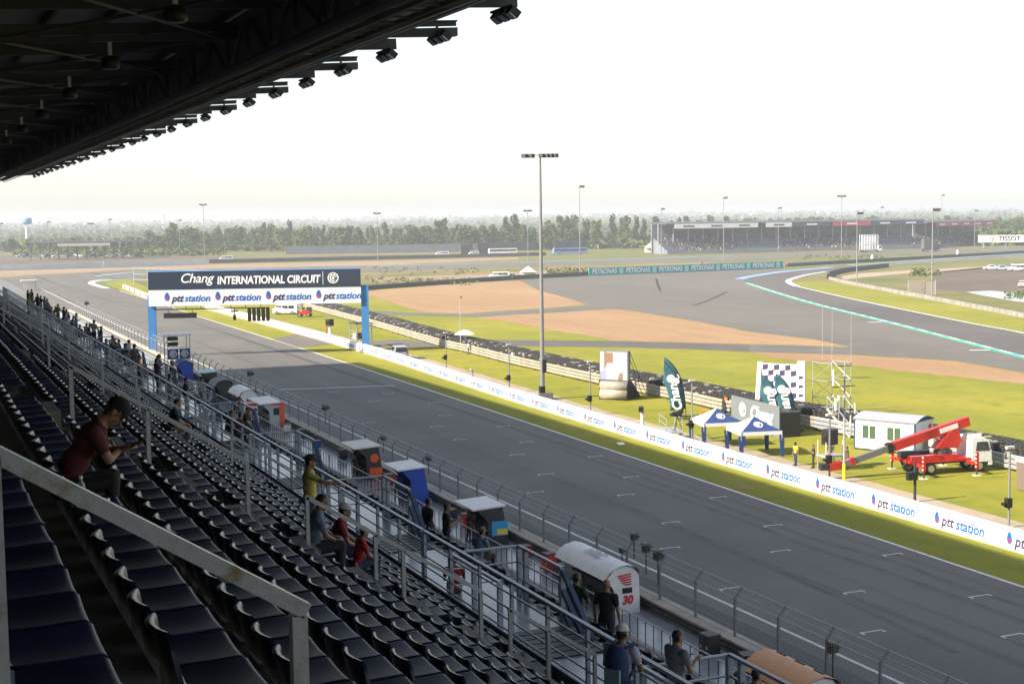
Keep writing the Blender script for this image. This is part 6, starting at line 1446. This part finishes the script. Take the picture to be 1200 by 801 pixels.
# ---- near spectators
P1 = person('man in dark red shirt and black cap sitting bent over his phone', 'sit_phone', (xb(0)-.05, 11.6, seat_z(0)-.03), R(-8), (.085,.009,.011), (.020,.020,.022), 0, (.007,.007,.008), fine=True, scale=.94)
t = thing('phone', 'dark phone held by the man in the red shirt', 'phone', P1.matrix_basis @ Vector((.735,0,.425)), R(-8)); MB().box((0,0,0),(.14,.075,.012), M=Matrix.Rotation(R(-25),3,'Y')).build('case', M['black'], t); MB().box((-.003,0,.0085),(.125,.065,.003), M=Matrix.Rotation(R(-25),3,'Y')).build('screen', M['glass'], t)
t = thing('water_bottle', 'clear water bottle with pale cap on the seat beside the man in red', 'bottle', (xb(0)+.14, 10.95, seat_z(0)))
bt_m = mat('clear_plastic', (.55,.68,.66), .15, trans=.7, spec=.5); MB().lathe([(.001,0),(.033,.005),(.033,.15),(.028,.18),(.012,.205),(.012,.22)], n=12).build('bottle_body', bt_m, t, True); MB().tube((0,0,.22),(0,0,.24),.015,n=10).build('bottle_cap', M['white'], t); MB().lathe([(.0335,.06),(.0335,.12)], n=12).build('bottle_label', M['white'], t)
t = thing('plastic_cup', 'small crumpled clear wrapper beside the water bottle', 'wrapper', (xb(0)+.28, 10.8, seat_z(0)+.005)); MB().box((0,0,.03),(.10,.12,.05), R(20)).build('wrapper', bt_m, t); MB().box((.02,.03,.065),(.05,.04,.02), R(60)).build('fold', M['white'], t)
person('man in yellow polo shirt standing and pointing at the track', 'point', (xb(5)+.60, 21.7, tread(5)), R(-12), (.50,.42,.10), (.05,.06,.09), 0, (.03,.03,.05), scale=.90, fine=True)
person('seated man in grey blue shirt just below the pointing man', 'sit', (xb(5)-.02, 19.75, seat_z(5)), R(-10), (.12,.16,.24), (.03,.035,.05), 1, None)
person('seated man in red shirt and white cap by the handrail', 'sit', (xb(6)+.0, 21.5, seat_z(6)), R(-15), (.20,.015,.018), (.05,.07,.13), 0, (.55,.57,.62))
person('seated child in red shirt with a white patterned hat', 'sit', (xb(6)+.16, 20.75, seat_z(6)), R(0), (.45,.02,.025), (.05,.07,.13), 0, (.50,.52,.58), scale=.72)
t = thing('paper_bag', 'white paper bag on the floor beside the seated child', 'bag', (xb(7)+.3, 20.2, tread(7))); MB().prism([(-.12,-.16,0),(.12,-.16,0),(.13,-.17,.36),(-.13,-.17,.36)], (0,.32,0)).build('bag_body', M['cream'], t); MB().tube((0,-.08,.36),(0,.0,.46),.008,n=5).tube((0,.0,.46),(0,.08,.36),.008,n=5).build('handle', M['cream'], t)
def stand_at(px_, py_, X=None, drop=None):                # someone standing or sitting on the level `drop`
    d = ray(px_, py_); t = drop / -d.z; return Vector((t*d.x, t*d.y, H_EYE-drop))
person('seated man with dark shirt and tan trousers behind the second handrail', 'sit', (xb(6)+.03, 36.2, seat_z(6)), R(-6), (.02,.025,.045), (.28,.17,.06), 0)
person('man in dark green polo standing left of the white domed stand', 'fold', (12.2, 25.75, WALK_Z-1.0), R(20), (.012,.03,.018), (.02,.022,.03), 1)
person('bald man in black shirt standing beside the green polo man', 'stand', (12.5, 25.0, WALK_Z-1.0), R(40), (.010,.010,.012), (.03,.035,.05), 0, None, False)
person('man in lavender shirt and white cap with a blue backpack', 'hold', (8.82, 17.2, tread(9)), R(38), (.46,.45,.60), (.04,.06,.12), 1, (.62,.62,.64), scale=1.02)
t = thing('backpack', 'blue and pale blue backpack on the man with the white cap', 'backpack', (8.82, 17.2, tread(9)), R(38)); t.scale = (1.02,)*3
b = MB(); rows = []
for z, w, dp in ((.92,.12,.06),(.95,.16,.13),(1.05,.17,.16),(1.25,.165,.15),(1.40,.14,.11),(1.45,.09,.05)): rows.append([(-.125-dp*math.sin(a)*1.0, w*math.cos(a), z) for a in [math.pi*i/8 for i in range(9)]])
b.grid(rows); b.build('pack', cloth((.03,.06,.16)), t, True); MB().box((-.285,0,1.06),(.05,.22,.22)).build('pocket', cloth((.22,.32,.42)), t)
for s in (-1,1): MB().tube((-.10,s*.11,1.42),(.10,s*.13,1.44),.022,n=6).tube((.10,s*.13,1.44),(.14,s*.14,1.2),.022,n=6).tube((.14,s*.14,1.2),(-.1,s*.15,.98),.02,n=6).build('strap', cloth((.02,.03,.07)), t)
person('person in grey hooded top leaning beside the backpack man', 'hold', (10.35, 18.4, WALK_Z), R(10), (.20,.21,.23), (.03,.03,.04), 0)
person('grey haired man in light blue shirt seen from behind', 'sit', (12.55, 32.2, WALK_Z-.5*2+.42), R(25), (.13,.20,.30), (.02,.02,.03), 0, (.16,.15,.14))
person('person in dark clothes, left one of the pair below the blue stand', 'stand', (13.0, 36.8, WALK_Z-1.5), R(10), (.02,.02,.024), (.03,.05,.09), 1)
person('person in black top, right one of the pair below the blue stand', 'hold', (13.2, 35.9, WALK_Z-1.5), R(-10), (.012,.012,.013), (.02,.02,.025), 1)
person('woman with red cap in dark clothes seated by the far railing', 'sit', (11.3, 52.2, WALK_Z+.15), R(-30), (.02,.018,.018), (.16,.09,.03), 0, (.50,.02,.02))
person('person in black seated left of the woman with the red cap', 'sit', (10.5, 51.4, WALK_Z+.15), R(-10), (.03,.03,.03), (.05,.04,.04), 0)
person('brown shirted person seated further left of the red cap', 'sit', (10.7, 50.6, WALK_Z+.15), R(20), (.10,.05,.03), (.04,.04,.05), 0)
person('person with purple cap at the bottom edge of the picture', 'stand', (11.75,18.95,WALK_Z-1.0), R(20), (.10,.05,.16), (.03,.03,.04), 0, (.22,.05,.25))
person('dark haired person at the bottom edge beside the purple cap', 'stand', (12.1,19.0,WALK_Z-1.0), R(10), (.40,.40,.44), (.03,.03,.04), 0)
person('person in orange jacket standing at the crosswalk railing', 'hold', (10.0, 67.6, WALK_Z), R(-15), (.52,.17,.015), (.02,.02,.03), 0)
person('person in dark jacket right of the orange jacket', 'hold', (10.5, 65.8, WALK_Z), R(10), (.02,.025,.045), (.02,.02,.025), 1)
person('man in white and blue shirt at the crosswalk railing', 'stand', (9.85, 58.7, WALK_Z), R(5), (.38,.42,.55), (.25,.27,.32), 1)
person('person in dark top with pale papers beside the white shirt', 'hold', (10.2, 57.0, WALK_Z), R(-10), (.03,.03,.035), (.30,.34,.42), 0)
person('person in red lying back on the lower seats by the white floor', 'sit', (10.3, 27.6, WALK_Z+.02), R(70), (.28,.02,.025), (.04,.05,.08), 0, scale=.9)
# ---- crowd along the crosswalk towards the far end
rp = random.Random(17); pals = [(.02,.02,.024),(.03,.04,.09),(.16,.17,.2),(.35,.36,.4),(.10,.02,.02),(.02,.10,.22),(.25,.20,.05),(.05,.06,.06),(.28,.30,.42),(.04,.05,.12)]
nm = ['black','navy','grey','pale grey','dark red','blue','mustard','charcoal','lavender','deep blue']
for i in range(44):
    y = 69.5 + i*1.6 + rp.uniform(-.6,.6); c = rp.randrange(10); sit = rp.random() < .45; xx = 9.8 + rp.uniform(0,1.5)
    cp = rp.choice((None,None,(.5,.5,.52),(.02,.02,.03)))
    z = WALK_Z + (.32 if sit else 0)
    if rp.random() < .35: k = rp.randrange(3); xx = 11.8+.8*k; z = WALK_Z - .5*(k+1) + (.42 if sit else 0)
    
    person('%s topped spectator %s by the crosswalk, %s along the far crowd' % (nm[c], 'seated' if sit else 'standing', nth(i)), 'sit' if sit else rp.choice(('stand','hold','fold')), (xx,y,z), R(rp.uniform(-60,50)), pals[c], rp.choice(((.02,.02,.025),(.04,.06,.12),(.2,.16,.1))), rp.randrange(2), cp, group='spectators along the far crosswalk')
for i, (a, c) in enumerate(((11,346),(8,350),(30,348),(4,343))):
    p = G(a, c, 11); person('spectator in a bright %s at the far left end of the stand, %s' % (('green vest','green vest','navy top','black top')[i], nth(i)), 'stand', (9.2+i*.5, 118+i*5, WALK_Z+.3), R(10*i), ((.12,.30,.03),(.15,.32,.03),(.02,.03,.08),(.02,.02,.02))[i], (.02,.02,.03), 1)
# ---- pit wall crew
for i, (y, c, lab) in enumerate(((134.5,(.10,.06,.35),'crew member in purple beside the white domed stand'),(73.2,(.015,.015,.016),'crew member in black under the white roofed stand'),(74.0,(.015,.015,.016),'second crew member in black under the white roofed stand'),(95.6,(.02,.02,.02),'crew member in black at the black and red stand'),(131.8,(.35,.06,.02),'crew member in orange beside the white domed stand'),(86.5,(.02,.06,.2),'crew member in blue at the bright blue stand'))):
    person(lab, 'stand' if i % 2 else 'hold', (28.5, y, .45), R(-20*i), c, (.02,.02,.025), 1)
person('spectator in pale blue shirt sitting at the far platform', 'sit', (12.7, 66.0, WALK_Z-.58), R(0), (.45,.50,.58), (.05,.05,.06), 0)
# ---- beyond the track
p = G(380,402); person('marshal in orange overalls standing beside the white camera stand', 'stand', (62.0, 222.0, 0), R(170), (.60,.09,.02), (.60,.09,.02), 1)
person('worker in yellow vest standing by the trackside wall', 'stand', (59.7, 88.4, .016), R(190), (.55,.50,.05), (.03,.05,.12), 1, (.02,.02,.02))
person('cameraman in black left of the camera rig', 'hold', (60.2, 86.9, .016), R(160), (.02,.02,.02), (.03,.03,.03), 0)
person('cameraman in dark clothes behind the camera rig', 'hold', (61.9, 87.2, .016), R(200), (.03,.03,.04), (.03,.03,.03), 0)
person('worker in dark overalls beside the podium stairs', 'stand', (61.9, 85.2, .016), R(150), (.06,.05,.05), (.02,.02,.03), 1)
p = G(856,483); person('marshal in orange vest standing at the guardrail left of the podium', 'stand', (p.x-.5, p.y, 0), R(180), (.70,.16,.01), (.03,.03,.03), 1)
person('marshal in white at the guardrail beside the thin pole', 'stand', G(549,415), R(180), (.45,.45,.45), (.05,.07,.2), 1)
person('far marshal in dark clothes standing on the teal board corner', 'stand', G(823,312.5), R(180), (.03,.03,.05), (.03,.03,.04), 1, scale=1.2)
person('marshal in orange right of the teal board', 'stand', G(922,312.5), R(180), (.5,.1,.03), (.3,.2,.05), 1, scale=1.2)
# ================================================================== haze
hz = MB().box6(-3900, 8900, -590, 13900, -1.05, 40).build('haze', [])
hm = bpy.data.materials.new('haze_air'); hm.use_nodes = True; nt = hm.node_tree
nt.nodes.remove(nt.nodes['Principled BSDF']); pv = nt.nodes.new('ShaderNodeVolumePrincipled')
pv.inputs['Color'].default_value = (0.86, 0.92, 1.0, 1); pv.inputs['Density'].default_value = 0.00034; pv.inputs['Anisotropy'].default_value = 0.2
nt.links.new(pv.outputs[0], nt.nodes['Material Output'].inputs['Volume'])
hz.data.materials.append(hm); tag(hz, 'pale afternoon haze over the whole circuit', 'haze', None, 'stuff')
